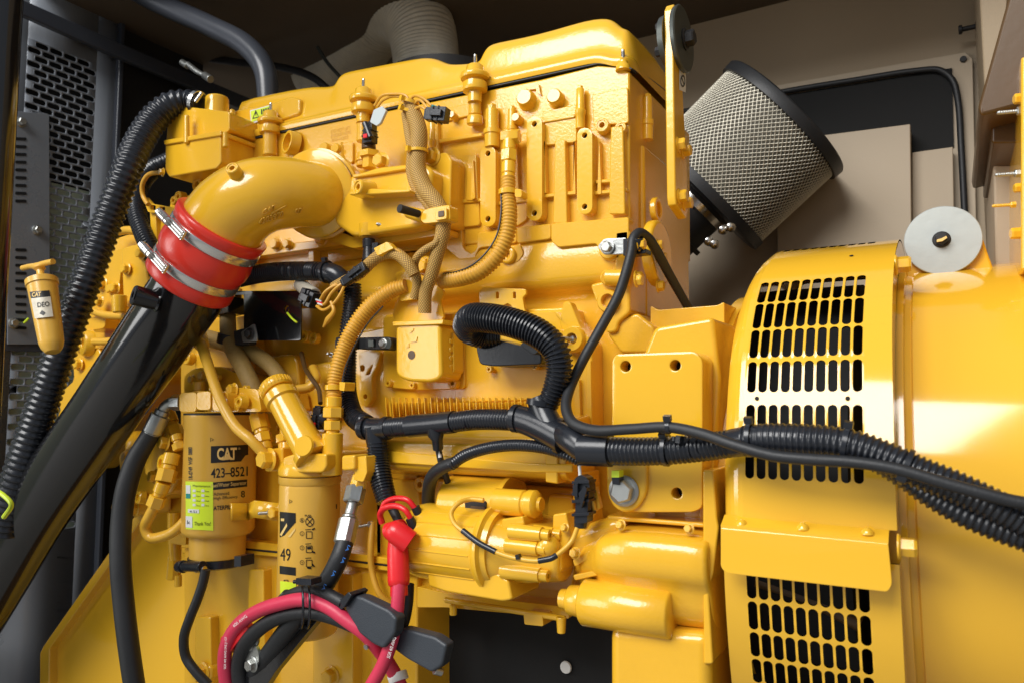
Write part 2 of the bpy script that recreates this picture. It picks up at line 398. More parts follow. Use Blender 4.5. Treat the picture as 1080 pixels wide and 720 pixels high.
# ---- rear end face details (facing right)
XE=P(664,200,0).x
b=MB()
b.prismw([Vector((XE-.02,v,z)) for v,z in ((.0,1.62),(.16,1.64),(.30,1.66),(.34,1.60),(.34,1.20),(.02,1.20),(0,1.25))],(.045,0,0))
b.prismw([Vector((XE-.05,v,z)) for v,z in ((.05,1.92),(.18,1.92),(.29,1.86),(.29,1.60),(.05,1.60))],(.056,0,0))
b.build('rear_plate','yellow_cast',HEAD,bevel=.006,segs=3)
def onend(px,py,dx=0.0): return PX(px,py,XE+dx)
b=MB(); c=onend(688,268,.025); b.lathe(c,VX,[(0,0),(0,.052),(.012,.052),(.016,.048),(.016,0)],30); b.lathe(onend(689,222,.02),VX,[(0,0),(0,.02),(.01,.02),(.01,.012),(.002,.012),(.002,0)],20); b.build('rear_cover','yellow_paint',HEAD,bevel=.002)
for x,y in ((674,258),(693,259),(694,302),(697,272),(671,296)):
    fit('bolt','hex','yellow_paint',HEAD,onend(x,y,.04),VX,.008)
# ---- valve cover
b=MB()
secs=[]   # (px along front edge, gasket y, top y)
G=lambda x: 147+(x-252)*(65-147)/378.
for x,ty in ((236,112),(252,108),(300,98),(322,95),(330,96),(342,95),(346,91),(349,83),(354,80),(362,78),(400,71),(430,65),(444,64),(454,67),(462,71),(470,72),(488,71),(497,69),(501,66),(504,57),(508,51),(516,48),(545,43),(580,34),(612,24),(630,22),(638,23),(644,27),(650,33)):
    g=G(x) if x<635 else 66+(x-635)*.25
    secs.append((x,g,ty))
prof=[]
for x,g,ty in secs:
    zg=Z(x,g,-.004); zt=Z(x,ty,.035); xx=X(x,g,0); h=zt-zg
    prof.append([Vector((xx,v,z)) for v,z in ((-.004,zg-.001),(-.006,zg+.004),(-.006,zg+.013),(-.002,zg+.016),(.006,zg+.018),(.010,zg+.30*h+.01),(.014,zg+.78*h),(.020,zg+.92*h),(.030,zg+.985*h),(.050,zt),(.09,zt+.004),(.22,zt+.002),(.27,zg+.7*h),(.28,zg))])
xe=X(668,70,0)
last=prof[-1]; dX=XE-last[0].x+.004
for dx,f,dy in ((.35,.97,.0),(.6,.86,.003),(.8,.66,.010),(.93,.42,.020),(1.0,.16,.034)):
    zg=last[0].z; prof.append([Vector((last[0].x+dX*dx,p.y+dy*(1 if p.y<.1 else -1),zg+(p.z-zg)*max(f,.0) if p.z>zg+.02 else p.z)) for p in last])
prof.append([Vector((prof[-1][0].x+.001,p.y+.003*(1 if p.y<.1 else -1),zg-.001)) for p in prof[-1]])
vs=[[b.bm.verts.new(p) for p in r] for r in prof]
for a,c in zip(vs,vs[1:]):
    for i in range(len(a)-1): b.bm.faces.new((a[i],a[i+1],c[i+1],c[i]))
b.bm.faces.new(vs[0]); b.bm.faces.new(vs[-1][::-1])
VC=b.build('valve_cover','yellow_paint',ENG,sharp=75,sub=1)
b=MB(); b.prism([(250,149),(330,131.5),(452,105),(570,79.6),(630,66.6),(650,67.5),(666,72),(666,73.0),(650,68.5),(630,67.6),(570,80.7),(452,106.1),(330,132.6),(250,150.1)],-.0035,.02); b.build('gasket','black_rubber',VC)
b=MB(); b.tube([PX(665,73,XE+.002),PX(680,80,XE+.003),PX(694,90,XE+.003),PX(708,101,XE+.003)],.0012,8); b.build('gasket','black_rubber',VC)
# isolator mounts with studs
for x,y,v,s in ((285,136,-.012,.9),(383,112,-.014,1),(501,87,-.016,1.08),(657,62,.0,.62)):
    k=sc(x,y,v)*s; p=P(x,y,v)
    b=MB()
    if s>.7:
        b.lathe(p-VZ*.034*s,VZ,[(0,0),(0,7*k),(10*k,7*k),(11*k,12*k),(14*k,12.5*k),(19*k,12*k),(20*k,9*k),(22*k,9*k),(23*k,14*k),(26*k,15*k),(28*k,14*k),(29*k,10*k),(31*k,9*k),(36*k,8.5*k),(38*k,6*k),(38*k,0)],26)
        top=p-VZ*.034*s+VZ*37*k
    else:
        b.lathe(p-VZ*.02,VZ,[(0,0),(0,13*k),(8*k,12*k),(12*k,8*k),(16*k,8*k),(16*k,0)],20); top=p-VZ*.02+VZ*15*k
    im=b.build('isolator_mount','yellow_paint',VC,sharp=50)
    b=MB(); pr=[(0,0)]
    for q in range(9): pr+=[(q*.0022,.0034),(q*.0022+.0011,.0029)]
    pr+=[(.022,.0028),(.022,0)]; b.lathe(top-VZ*.002,VZ,pr,12); b.build('stud','steel',im)
# pillars under the mounts
b=MB()
for x,y0,y1,w in ((285,140,165,8),(383,116,150,7),(501,96,122,7),(501,122,132,9)):
    k=sc(x,y0,-.012); b.cyl(P(x,y1,-.010),P(x,y0,-.012),w*k,w*k*.9)
b.build('mount_post','yellow_cast',VC)
# left end of the cover, warning label
b=MB(); b.prism([(236,119),(290,108),(306,102),(316,104),(316,120),(300,126),(252,146),(236,150)],.002,.18,rnd=3); b.build('cover_end','yellow_paint',VC,bevel=.004,segs=3)
b=MB(); hl=hit_plane(.0); patch(b,[(264,117),(286,111),(287,125),(265,131)],hl,.001); lb=b.build('warning_label','label_white',VC)
b=MB(); patch(b,[(265,118),(285.5,112),(286,123.5),(266,129)],hl,.0016); b.build('label_face','label_lime',lb)
b=MB()
for q in ([(267,126),(270.5,116.5),(274,124.3)],): 
    a=[Vector(t) for t in q]
    for i in range(3):
        c,d=a[i],a[(i+1)%3]; m=sum(a,Vector((0,0)))/3
        b.face([hl(*t)[0]+NY*.0022 for t in (c,d,d.lerp(m,.28),c.lerp(m,.28))])
b.face([hl(*t)[0]+NY*.0022 for t in ((270,119),(271.2,119),(270.8,122.6),(270.3,122.6))])
for i in range(4): b.face([hl(*t)[0]+NY*.0022 for t in ((276+i*2.3,116.2+ -i*.6),(277.4+i*2.3,115.8-i*.6),(277.6+i*2.3,121-i*.6),(276.2+i*2.3,121.4-i*.6))])
b.build('printing','ink',lb)
# ---- cylinder block below the head
b=MB()
x0=X(205,300,0); x1=XE
z=lambda py,v: Z(560,py,v)
extx(b,X(200,300,0),x1,[(.0,z(250,0)),(-.006,z(258,-.006)),(-.012,z(268,-.012)),(-.014,z(285,-.014)),(-.010,z(298,-.01)),(.0,z(306,0)),(.016,z(312,.016)),(.024,z(318,.024)),(.024,z(480,.024)),(.012,z(486,.012)),(.0,z(560,0)),(.0,z(640,0)),(.3,z(640,0)),(.3,z(250,0))])
BLK=b.build('engine_block','yellow_cast',ENG,bevel=.006,segs=4,angle=20)
# right end corner shapes above the bell housing
b=MB()
b.prism([(648,244),(664,242),(664,330),(652,340),(650,350),(640,352),(636,330),(628,318),(622,300),(640,296),(648,280)],-.018,.10,rnd=4)
b.prism([(650,338),(672,330),(690,345),(690,372),(655,372),(640,352)],-.010,.12,rnd=4)
b.build('corner_casting','yellow_cast',BLK,bevel=.004,segs=3)
b=MB(); b.cyl(P(640,293,-.03),P(662,293,-.03),.013); b.cyl(P(642,293,-.008),P(642,293,-.03),.013); ring(b,643,318,-.018,12,7,.01); b.build('casting_barrel','yellow_cast',BLK)
bolt(BLK,671,293,-.03,6,VX)
# lower left part of the block behind the hoses
b=MB()
b.prism([(190,300),(300,292),(372,300),(372,345),(404,345),(404,480),(190,500)],-.0,.2,rnd=3)
b.prism([(205,340),(262,332),(268,398),(236,420),(205,410)],-.035,.02,rnd=8)
b.prism([(268,378),(312,372),(318,430),(300,470),(262,470)],-.03,.02,rnd=10)
b.prism([(322,385),(352,380),(360,430),(340,460),(318,440)],-.02,.02,rnd=8)
b.build('block_side','yellow_cast',BLK,bevel=.004,segs=3)
for x,y,r in ((202,378,7),(334,357,6),(325,355,7),(342,440,10),(322,424,7),(338,475,7),(300,452,7)):
    fit('threaded_boss','boss','yellow_paint',BLK,P(x,y,-.036 if x<250 else -.02),NY,r*sc(x,y),.8)
# head lower ledges left (behind manifold)
b=MB()
for pl,v in (([(262,262),(380,248),(380,256),(262,272)],-.03),([(256,262),(262,262),(262,296),(256,297)],-.03),([(325,256),(331,255),(331,292),(325,294)],-.02),([(262,290),(372,280),(372,300),(262,306)],-.012),([(330,232),(372,226),(372,236),(330,244)],-.04)):
    b.prism(pl,v,.0)
b.build('casting_ledge','yellow_cast',BLK,bevel=.0015)
for x,y,r in ((293,258,6),(305,258,5),(340,253,6),(352,250,5),(270,266,5)): bolt(BLK,x,y,-.03,r)
# slotted web beside the black hose
b=MB(); b.plate(rpoly([(378,372),(396,366),(402,372),(398,385),(392,398),(393,420),(386,430),(378,424),(380,400)],3),[(382,388,3),(385,418,2.5),rpoly([(386,395),(390,388),(393,384),(390,394)],1)],-.03,.02); b.build('web_bracket','yellow_paint',BLK)
# ---- side cover with control module
b=MB(); b.prism([(370,352),(405,345),(405,332),(460,330),(603,324),(606,338),(624,362),(626,470),(404,484),(370,440)],-.018,.03,rnd=4)
SC=b.build('side_cover','yellow_paint',BLK,bevel=.003,segs=3)
b=MB(); b.prism([(404,334),(478,331),(489,336),(490,410),(440,411),(404,408)],-.028,-.01,rnd=5)
b.prism([(480,334),(598,327),(600,420),(480,424)],-.022,-.01,rnd=5)
b.prism([(594,318),(601,318),(612,345),(622,358),(612,372),(600,368),(590,340)],-.030,-.01,rnd=4)
b.build('raised_panel','yellow_paint',SC,bevel=.0015)
b=MB(); b.prism([(584,329),(588,329),(602,345),(600,349)],-.03,-.02); b.prism([(605,400),(611,400),(613,470),(606,472)],-.026,-.01); b.prism([(618,380),(623,380),(625,470),(619,470)],-.024,-.01); b.build('rib','yellow_cast',SC,bevel=.001)
for x,y,r in ((481,404,6),(437,406,4),(485,338,4),(412,404,4),(566,345,4),(566,386,4),(518,389,4),(592,352,5)): bolt(SC,x,y,-.028,r,kind='boss',name='threaded_boss')
fit('stud','stud','zinc',SC,P(606,358,-.03),(-.35,-1,.05),.0055,1.3)
b=MB(); ring(b,606,358,-.028,13,6,.012); b.build('stud_boss','yellow_cast',SC)
# control module: rounded can
b=MB(); b.prism([(417,341),(464,340),(466,398),(455,403),(430,402),(417,396)],-.092,-.03,rnd=7,taper=1.0); CM=b.build('control_module','yellow_paint',ENG,bevel=.007,segs=4)
b=MB(); b.prism([(414,339),(467,337),(467,342),(414,344)],-.096,-.03); b.prism([(470,352),(478,350),(479,392),(468,400)],-.06,-.03,rnd=3)
b.prism([(464,345),(474,340),(478,344),(478,352),(466,356)],-.055,-.03,rnd=2)
for i in range(4): b.prism([(466,358+i*9),(475,357+i*9),(475,362+i*9),(466,363+i*9)],-.068,-.03)
b.build('module_lid','yellow_paint',CM,bevel=.0015)
b=MB(); k=sc(434,374,-.092); b.lathe(P(434,374,-.0925),NY,[(0,0),(0,4.6*k),(.0006,4.6*k),(.0006,0)],20); b.build('drain_hole','brown_panel',CM)
b=MB(); hc=hit_plane(-.0925)
for q in ([(431,347),(436,346),(436,349),(434,349),(434,351),(431,351)],[(434,355),(440,355),(439,360),(433,361)],[(428,362),(431,362),(431,366),(428,366)]): b.prism(q,-.0935,-.09)
b.build('embossed_marks','yellow_paint',CM)
# module bracket ears
b=MB(); b.plate(rpoly([(416,322),(422,311),(430,308),(463,300),(468,308),(464,318),(468,334),(463,342),(418,342),(414,333)],2),[],-.065,.006,bev=.001)
b.plate(rpoly([(417,288),(432,282),(440,300),(436,316),(422,318)],2),[],-.08,.004,bev=.0008); b.build('module_bracket','yellow_paint',CM)
b=MB()
b.plate(rpoly([(505,308),(509,303),(554,305),(555,310),(551,314),(553,326),(556,334),(552,340),(504,340),(503,327),(506,322)],1.5),[rpoly([(523,308),(526,308),(526,315),(523,315)],1),rpoly([(541,308),(544,308),(544,315),(541,315)],1),[(528,326),(531,322),(535,320),(539,322),(541,327),(541,332),(528,332)]],-.036,.006,bev=.0008)
b.build('harness_bracket','yellow_paint',ENG)
# ---- finned cooler
b=MB(); zc=lambda py,v:Z(500,py,v)
b.prism([(410,441),(567,438),(567,424),(410,424)],-.055,-.01)
n=24
for i in range(n):
    x=411+i*(567-411)/(n-1); k=sc(x,430,-.06)
    p0=P(x,440,-.06); p1=P(x-2,419.5,-.06); p2=P(x-5,418.5,-.094); p3=P(x-3.5,440,-.1)
    b.prismw([p0,p1,p2,p3],(.0016,0,0))
FIN=b.build('cooling_fins','yellow_paint',ENG,bevel=.0006,segs=1)
b=MB(); XC0=X(398,460,-.09); XC1=X(603,490,-.09)
extx(b,XC0,XC1,[(-.02,zc(436,-.02)),(-.085,zc(441,-.085)),(-.094,zc(444,-.094)),(-.094,zc(462,-.094)),(-.108,zc(468,-.108)),(-.108,zc(495,-.108)),(-.10,zc(500,-.1)),(-.06,zc(504,-.06)),(.0,zc(500,0))])
COOL=b.build('oil_cooler','yellow_cast',ENG,bevel=.004,segs=3,angle=20)
b=MB()
b.prism([(400,474),(560,488),(604,489),(604,498),(560,498),(400,487)],-.113,-.09); b.prism([(575,462),(588,462),(588,510),(575,508)],-.112,-.02,rnd=2)
b.prism([(604,500),(612,498),(614,530),(604,528)],-.07,.0); b.build('cooler_flange','yellow_paint',COOL,bevel=.002)
# area behind the starter
b=MB()
b.prism([(396,500),(604,515),(612,560),(600,640),(440,640),(396,600)],-.02,.05,rnd=3)
b.prism([(578,520),(604,522),(606,560),(596,570),(582,560),(576,545)],-.035,.0,rnd=5); b.prism([(400,505),(440,505),(446,560),(436,600),(400,590)],-.03,.0,rnd=8)
b.build('lower_casting','yellow_cast',BLK,bevel=.004,segs=3)
ring_b=MB(); ring(ring_b,446,510,-.03,8,3,.01); ring(ring_b,428,548,-.035,7,2.5,.01); ring_b.build('threaded_boss','yellow_cast',BLK)
# ---- oil pan
b=MB()
b.prism([(190,482),(396,488),(440,500),(440,600),(190,575)],-.02,.3,rnd=0)
b.prism([(194,572),(300,580),(372,588),(440,597),(440,760),(194,790)],-.035,.3)
PAN=b.build('oil_pan','yellow_cast',ENG,bevel=.004,segs=3)
b=MB(); b.prism([(190,563),(300,574),(440,592),(440,599),(300,582),(190,571)],-.05,-.0); b.prism([(190,572),(300,583),(440,600),(440,606),(300,588),(190,577)],-.047,-.0)
b.build('pan_rail','yellow_paint',PAN,bevel=.002)
b=MB(); b.prism([(190,570.4),(300,581.2),(440,598.4),(440,600.2),(300,583.4),(190,572.4)],-.0485,.0); b.build('pan_gasket','black_rubber',PAN)
b=MB()
for x0,x1,y0 in ((206,222,650),(330,346,705),(262,278,600)):
    b.prism([(x0,y0),(x1,y0),(x1+4,900),(x0-4,900)],-.055,-.03,rnd=3)
b.prism([(330,600),(372,606),(372,900),(330,900)],-.06,-.03,rnd=3); b.prism([(204,700),(222,700),(222,720),(204,720)],-.06,-.03,rnd=7)
b.build('pan_rib','yellow_paint',PAN,bevel=.006,segs=3)
for x,y in ((350,712),(214,708)): bolt(PAN,x,y,-.06,8)
b=MB(); b.tube(T([(393,550,-.05),(391,575,-.06),(392,600,-.06),(400,625,-.06),(412,637,-.05)]),.0055,12); b.build('drain_pipe','amber_conduit',PAN)
fit('stud','stud','zinc',PAN,P(393,552,-.05),(-.7,-.7,-.15),.006,1.4)
# ---- bell housing
def lx(px,v=-.09): return P(px,430,v).x
b=MB()
b.lathe((lx(640),AV,AZ),VX,[(0,0),(0,.255),(.01,.265),(lx(690)-lx(640),.300),(lx(735)-lx(640),.308),(lx(738)-lx(640),.318),(lx(752)-lx(640),.318),(lx(753)-lx(640),.300),(lx(770)-lx(640),.295),(lx(770)-lx(640),0)],96)
BH=b.build('bell_housing','yellow_cast',ENG,sharp=50)
b=MB(); p=P(716,318,.06)
b.prism([(686,322),(694,327),(757,322),(764,318),(764,352),(686,362)],.01,.16,rnd=3)
b.prism([(690,345),(752,334),(760,400),(752,560),(700,560),(664,500),(668,400)],-.085,.1,rnd=6)
b.build('housing_shoulder','yellow_cast',BH,bevel=.012,segs=4)
b=MB(); n=12
b.plate(rpoly([(645,380),(649,373),(732,370),(741,378),(741,535),(731,540),(655,540),(645,530)],7),[(659.5,386,5.4),(712,385,5.4),(660,506,5.4),(713.5,519.5,5.4)],-.135,.05,bev=.003)
PAD=b.build('mounting_pad','yellow_paint',BH)
b=MB()
for x,y in ((659.5,386),(712,385),(713.5,519.5)):
    b.lathe(P(x,y,-.108),VY,[(0,0),(0,.009),(.001,.009),(.001,0)],16)
b.build('bolt_hole','void_black',PAD)
b=MB(); b.prism(rpoly([(639,478),(682,478),(682,520),(672,536),(660,541),(648,536),(640,522)],12),-.142,-.12,rnd=0); b.build('lug','yellow_paint',PAD,bevel=.003)
b=MB(); k=sc(658,517,-.142); b.lathe(P(658,517,-.1425),(.1,-1,0),[(0,0),(0,15*k),(.003,15*k),(.003,0)],30); WS=b.build('washer','zinc',PAD)
fit('bolt','hex','zinc',PAD,P(658,517,-.145),(.1,-1,0),.0155,.9,spin=.3)
b=MB(); b.prism([(645,496),(653,496),(653,503),(645,503)],-.165,-.15); b.build('zip_strap_end','label_lime',PAD)
b=MB(); b.prism([(645,503),(653,503),(653,511),(646,510)],-.166,-.15); b.build('strap_head','black_plastic',PAD)
# starter pocket of the housing
b=MB()
full=[(.05,Z(690,536,.05)),(-.02,Z(690,540,-.02)),(-.09,Z(690,549,-.09)),(-.146,Z(690,560,-.146)),(-.163,Z(690,568,-.163)),(-.169,Z(690,582,-.169)),(-.169,Z(690,603,-.169)),(-.160,Z(690,612,-.16)),(-.148,Z(690,618,-.148)),(-.146,Z(690,648,-.146)),(-.12,Z(690,660,-.12)),(.0,Z(690,664,0)),(.05,Z(690,664,.05))]
zc_=Z(600,612,-.1); secs=[]
for px_,f in ((590,.30),(591,.50),(600,.56),(603,.70),(622,.76),(626,.90),(645,.94),(650,1),(741,1),(746,.97),(747,.90)):
    xx=X(px_,600,-.16); secs.append([b.bm.verts.new((xx,(.05+(v-.05)*(.55+.45*f)),zc_+(z_-zc_)*f)) for v,z_ in full])
for a,c in zip(secs,secs[1:]):
    for i in range(len(a)-1): b.bm.faces.new((a[i],a[i+1],c[i+1],c[i]))
b.bm.faces.new(secs[0]); b.bm.faces.new(secs[-1][::-1])
SPK=b.build('starter_pocket','yellow_cast',BH,sharp=80,sub=1)
b=MB(); b.prism([(640,543),(742,551),(743,556),(640,548)],-.125,-.0); b.build('pocket_ledge','yellow_cast',SPK,bevel=.002)
for x_,y_,r_ in ((607,583,5),(655,553,4.5),(727,557,4.5),(596,556,4)): bolt(SPK,x_,y_,-.150,r_,axis=(-.2,-1,.2),m='yellow_cast')
for q_ in ([(583,542),(597,540),(602,566),(590,590),(582,588)],[(604,590),(640,570),(641,577),(606,597)],[(604,606),(640,598),(641,604),(606,612)]):
    b=MB(); b.prism(q_,-.142,-.02,rnd=2); b.build('cast_web','yellow_cast',SPK,bevel=.003,segs=3)
b=MB(); b.prism([(372,470),(406,476),(406,600),(372,596)],-.008,.1); b.build('block_side','yellow_cast',BLK,bevel=.002)
b=MB(); b.prism([(642,660),(748,668),(750,800),(642,800)],-.15,.1)
b.prism([(596,560),(640,545),(660,548),(640,580),(600,592)],-.13,.0)
b.build('housing_leg','yellow_cast',BH,bevel=.014,segs=4)
b=MB(); c0=P(616,634,-.142); c1=P(708,650,-.150); c1.z=c0.z; c1.y=c0.y
b.cyl(c0,c1,.031,.031,40,.10); b.cyl(c0-VX*.022,c0+VX*.01,.020,.022,24,.1); b.lathe(c0-VX*.034,VX,[(0,0),(0,.013),(.016,.015),(.016,0)],18)
b.build('shaft_boss','yellow_cast',BH,sharp=50)

# pan/engine underside rails under the starter
b=MB(); b.prism([(440,618),(470,625),(600,640),(600,652),(470,640),(440,640)],-.06,.1,rnd=2); b.prism([(552,646),(572,648),(573,660),(553,658)],-.09,-.03,rnd=2)
b.cyl(P(478,636,-.07),P(478,648,-.07),.006); b.cyl(P(592,650,-.09),P(592,667,-.09),.0075,.006)
b.build('lower_rail','yellow_paint',BLK,bevel=.003)
b=MB(); b.cyl(P(470,632,-.085),P(596,652,-.085),.0045); b.build('drain_rod','yellow_paint',BLK)
# ---- intake manifold, elbow
b=MB(); b.prism([(352,197),(372,184),(398,176),(446,171),(455,180),(452,232),(440,240),(372,250),(352,236)],-.085,.0,rnd=5)
IM=b.build('intake_manifold','yellow_paint',ENG,bevel=.008,segs=4)
b=MB(); b.prism([(368,203),(392,199),(432,200),(432,203),(396,205),(369,206)],-.118,-.08); b.prism([(372,184),(446,173),(446,176),(372,188)],-.092,-.08)
b.prism([(440,170),(470,160),(476,168),(474,238),(452,246),(440,240)],-.05,.0,rnd=4)
b.prism([(336,236),(372,250),(440,243),(470,240),(470,247),(440,252),(372,262),(336,250)],-.05,.0,rnd=2)
b.build('manifold_rib','yellow_paint',IM,bevel=.002)
fit('threaded_boss','boss','yellow_paint',IM,P(393,201,-.098),(-.25,-1,0),.0145,1.7)
bolt(IM,403,171,-.06,7.5); bolt(IM,456,166,-.05,8); bolt(IM,449,278,-.03,6); bolt(IM,448,282,-.035,7)
b=MB(); k=sc(390,165,-.05)
p=P(390,178,-.055); b.lathe(p,VZ,[(0,0),(0,8*k),(14*k,7.5*k),(14*k,0)],6); b.lathe(p+VZ*12*k,VZ,[(0,0),(0,11*k),(6*k,11*k),(7*k,9*k),(7*k,0)],6)
p=P(389,250,-.07); b.lathe(p,VZ,[(0,0),(0,9.5*k),(2*k,10.5*k),(13*k,10.5*k),(13*k,0)],24); b.build('sensor_nut','yellow_paint',IM)
b=MB(); b.cyl(P(389,158,-.055),P(389,146,-.055),7.5*k,7*k); b.build('sensor_sleeve','brown_panel',IM)
b=MB(); b.cyl(P(389,252,-.07),P(389,262,-.07),6.5*k); b.cyl(P(389,260,-.07),P(390,276,-.075),5.5*k,8*k); b.prism([(392,256),(398,256),(398,272),(392,272)],-.085,-.065); b.build('sensor','black_plastic',IM,bevel=.001)
fit('stud','stud','zinc',IM,P(414,239,-.07),(-.75,-.65,.12),.0055,1.2)
b=MB(); b.cyl(P(412,238,-.07),P(424,241,-.05),.009,.011,18); b.cyl(P(424,241,-.06),P(480,234,-.03),.007); b.build('stud_base','yellow_paint',IM)
b=MB(); b.cyl(P(421,220,-.150),P(442,226,-.11),.0070,.0062,16); b.build('stud','dark_iron',IM)
# elbow pipe
b=MB()
pts=[(346,206,-.055,33),(336,206,-.09,33.5),(322,205,-.115,35),(300,204,-.148,37.5),(279,206,-.176,39.5),(261,213,-.191,41),(246,224,-.198,42.5),(236,237,-.2,43.5),(229,249,-.202,43.5)]
b.tube([P(x,y,v) for x,y,v,r in pts],[r*sc(x,y,v) for x,y,v,r in pts],48,step=.006)
EL=b.build('intake_elbow','yellow_paint',ENG,sharp=60)
b=MB(); a=(P(346,206,-.055)-P(331,204.5,-.102)).normalized(); k=sc(335,204,-.1); c=P(331,204.5,-.101)
b.lathe(c,a,[(0,0),(0,43.5*k),(.003,46*k),(.008,46*k),(.010,44.5*k),(.013,44.5*k),(.015,48*k),(.021,48.5*k),(.023,46.5*k),(.040,46*k),(.050,40*k),(.085,38*k),(.085,0)],56); b.build('elbow_flange','yellow_paint',EL)
b=MB(); b.lathe(c+a*.0118,a,[(0,0),(0,45.4*k),(.0012,45.4*k),(.0012,0)],56); b.build('seal','black_rubber',EL)
ELP=1
b=MB()
# raised casting characters follow the pipe's front
_dg=bpy.context.evaluated_depsgraph_get()
from mathutils.bvhtree import BVHTree
def hit_obj(o):
    t=BVHTree.FromPolygons([v.co.copy() for v in o.data.vertices],[tuple(p.vertices) for p in o.data.polygons])
    def h(x,y):
        d=ray(x,y).normalized(); p,n,i,_=t.ray_cast(CAM,d)
        if p is None: return (P(x,y,-.1),NY)
        if n.dot(d)>0:n=-n
        return p,n
    return h
he=hit_obj(EL)
write(b,'CAT',(276,227),(14,-6),(1,-6),he,eps=.0016,bold=.02); write(b,'4203970',(272,237),(26,-9),(1,-6.5),he,eps=.0016,bold=.02); write(b,'07',(311,225),(8,-1),(0,-5),he,eps=.001,bold=.02)
patch(b,[(286,224),(302,216),(302,217.5),(286,225.5)],he,.0012,6)
CLT=b.build('cast_lettering','yellow_dull',EL); m_=CLT.modifiers.new('s','SOLIDIFY'); m_.thickness=.0016
p_,n_=he(249,184); fit('threaded_boss','boss','yellow_paint',EL,p_-n_*.004,n_,.0125,1.3)
# ring eye on the head
b=MB(); k=sc(312,150,-.02); b.lathe(P(312,153,-.0),(-.35,-1,.1),[(0,0),(0,14*k),(.02,12.5*k),(.021,11.5*k),(.02,9.5*k),(.004,9.5*k),(.004,0)],30); b.build('ring_port','yellow_paint',HEAD,sharp=50)
# ---- breather box
b=MB()
b.prism([(174,150),(233,141),(233,172),(228,178),(178,187),(174,180)],-.085,.05,rnd=2)
BR=b.build('breather_box','yellow_paint',ENG,bevel=.005,segs=3)
b=MB(); b.prism([(177,124),(192,112),(242,118),(242,138),(232,142),(175,151)],-.070,.03,rnd=3); b.prism([(172,148),(233,138),(233,143),(173,153)],-.09,.05)
k=sc(225,120,-.05); b.cyl(P(229,140,-.03),P(229,103,-.03),13*k,12*k,28); b.build('breather_lid','yellow_paint',BR,bevel=.004,segs=3)
b=MB()
for x,y0,y1 in ((197,122,152),(245,116,140),(238,140,156)):
    b.cyl(P(x,y1,-.088 if x<240 else -.05),P(x,y0,-.088 if x<240 else -.05),.0062,.0056,14,.3)
b.build('lid_screw','yellow_paint',BR)
fit('bolt','hex','yellow_paint',BR,P(172,182,-.09),(-.2,-1,0),.0075,.9)
b=MB(); b.tube(T([(171,182,-.085),(156,185,-.08),(150,196,-.075),(151,207,-.07),(156,216,-.07)]),.005,12); b.build('breather_pipe','amber_conduit',BR)
# ladder bracket & small parts left of red coupling
b=MB(); b.plate(rpoly([(150,208),(154,208),(160,215),(183,219),(196,216),(197,226),(180,227),(156,224)],1.5),[rpoly([(159,216.5),(164,217),(164,222),(159,221)],1),rpoly([(168,218),(174,218.6),(174,224),(168,223)],1)],-.06,.008,bev=.0008)
b.prism([(158,222),(164,222),(166,262),(160,262)],-.05,-.03); b.prism([(170,224),(180,224),(178,262),(168,262)],-.04,-.0,rnd=2)
b.prism([(180,212),(236,196),(240,290),(170,300)],.0,.1,rnd=3)
b.build('left_bracket','yellow_paint',ENG,bevel=.001)
for x,y,r in ((188,213,5),(194,209,6),(216,197,8),(222,192,5)): bolt(BLK,x,y,-.02,r,kind='boss',name='threaded_boss')
# ---- lifting bracket with discs
XB=P(702,120,-.005).x
b=MB()
zt=PX(707,8,XB).z
def bx(px,py): q=PX(px,py,XB+.016); return q
pl=[P(712,14,.0),P(712,205,.0)]
z0=P(702,218,.0).z; z1=P(702,5,.0).z; zm=P(702,125,.0).z
prof=[(-.006,z0+.012),(-.002,z0),(.045,z0-.012),(.055,z0),(.055,zm-.05),(.045,zm+.02),(.030,z1-.01),(.022,z1),(.005,z1),(-.004,z1-.012)]
b.prismw([Vector((XB,v,z)) for v,z in prof],(.0135,0,0))
LB=b.build('lifting_bracket','yellow_paint',ENG,bevel=.002)
zd=P(705,32,.0).z-.006
b=MB(); b.lathe((XB+.0135,.028,zd),VX,[(0,0),(0,.050),(.006,.052),(.008,.050),(.008,0)],48); b.lathe((XB-.010,.028,zd),VX,[(0,0),(0,.040),(.009,.042),(.009,0)],40); b.build('disc','grey_steel',LB)
fit('bolt','hex','dark_iron',LB,Vector((XB+.022,.030,zd)),VX,.013); fit('bolt','hex','dark_iron',LB,Vector((XB-.010,.015,zd+.022)),-VX,.008); fit('bolt','hex','dark_iron',LB,Vector((XB-.010,.01,zd-.02)),-VX,.008)
for v,pz in ((.012,152),(.038,160),(.012,207),(.038,215)):
    fit('bolt','hex','yellow_paint',LB,Vector((XB+.0135,v,P(720,pz,v).z)),VX,.0095,1.1)
b=MB(); hx=lambda x,y:(PX(x,y,XB+.0135),VX)
patch(b,[(716,72),(723,76),(723,98),(716,95)],hx,.0006,2); dl=b.build('decal','label_white',LB)
b=MB()
for r0,r1 in ((1,.72),):
    for i in range(16):
        a0=i*math.pi/8;a1=a0+math.pi/8; b.face([hx(719.5+r*2.6*math.cos(t),86+r*6.5*math.sin(t))[0]+VX*.0012 for r,t in ((r0,a0),(r0,a1),(r1,a1),(r1,a0))])
b.face([hx(*q)[0]+VX*.0012 for q in ((717.7,82),(718.3,81),(721.4,90),(720.8,91))]); b.build('symbol','ink',dl)
# ---- harness clip on the block with bolts and P clips
b=MB(); ring(b,643,263,-.018,11,5,.006); b.build('stud_boss','yellow_cast',HEAD)
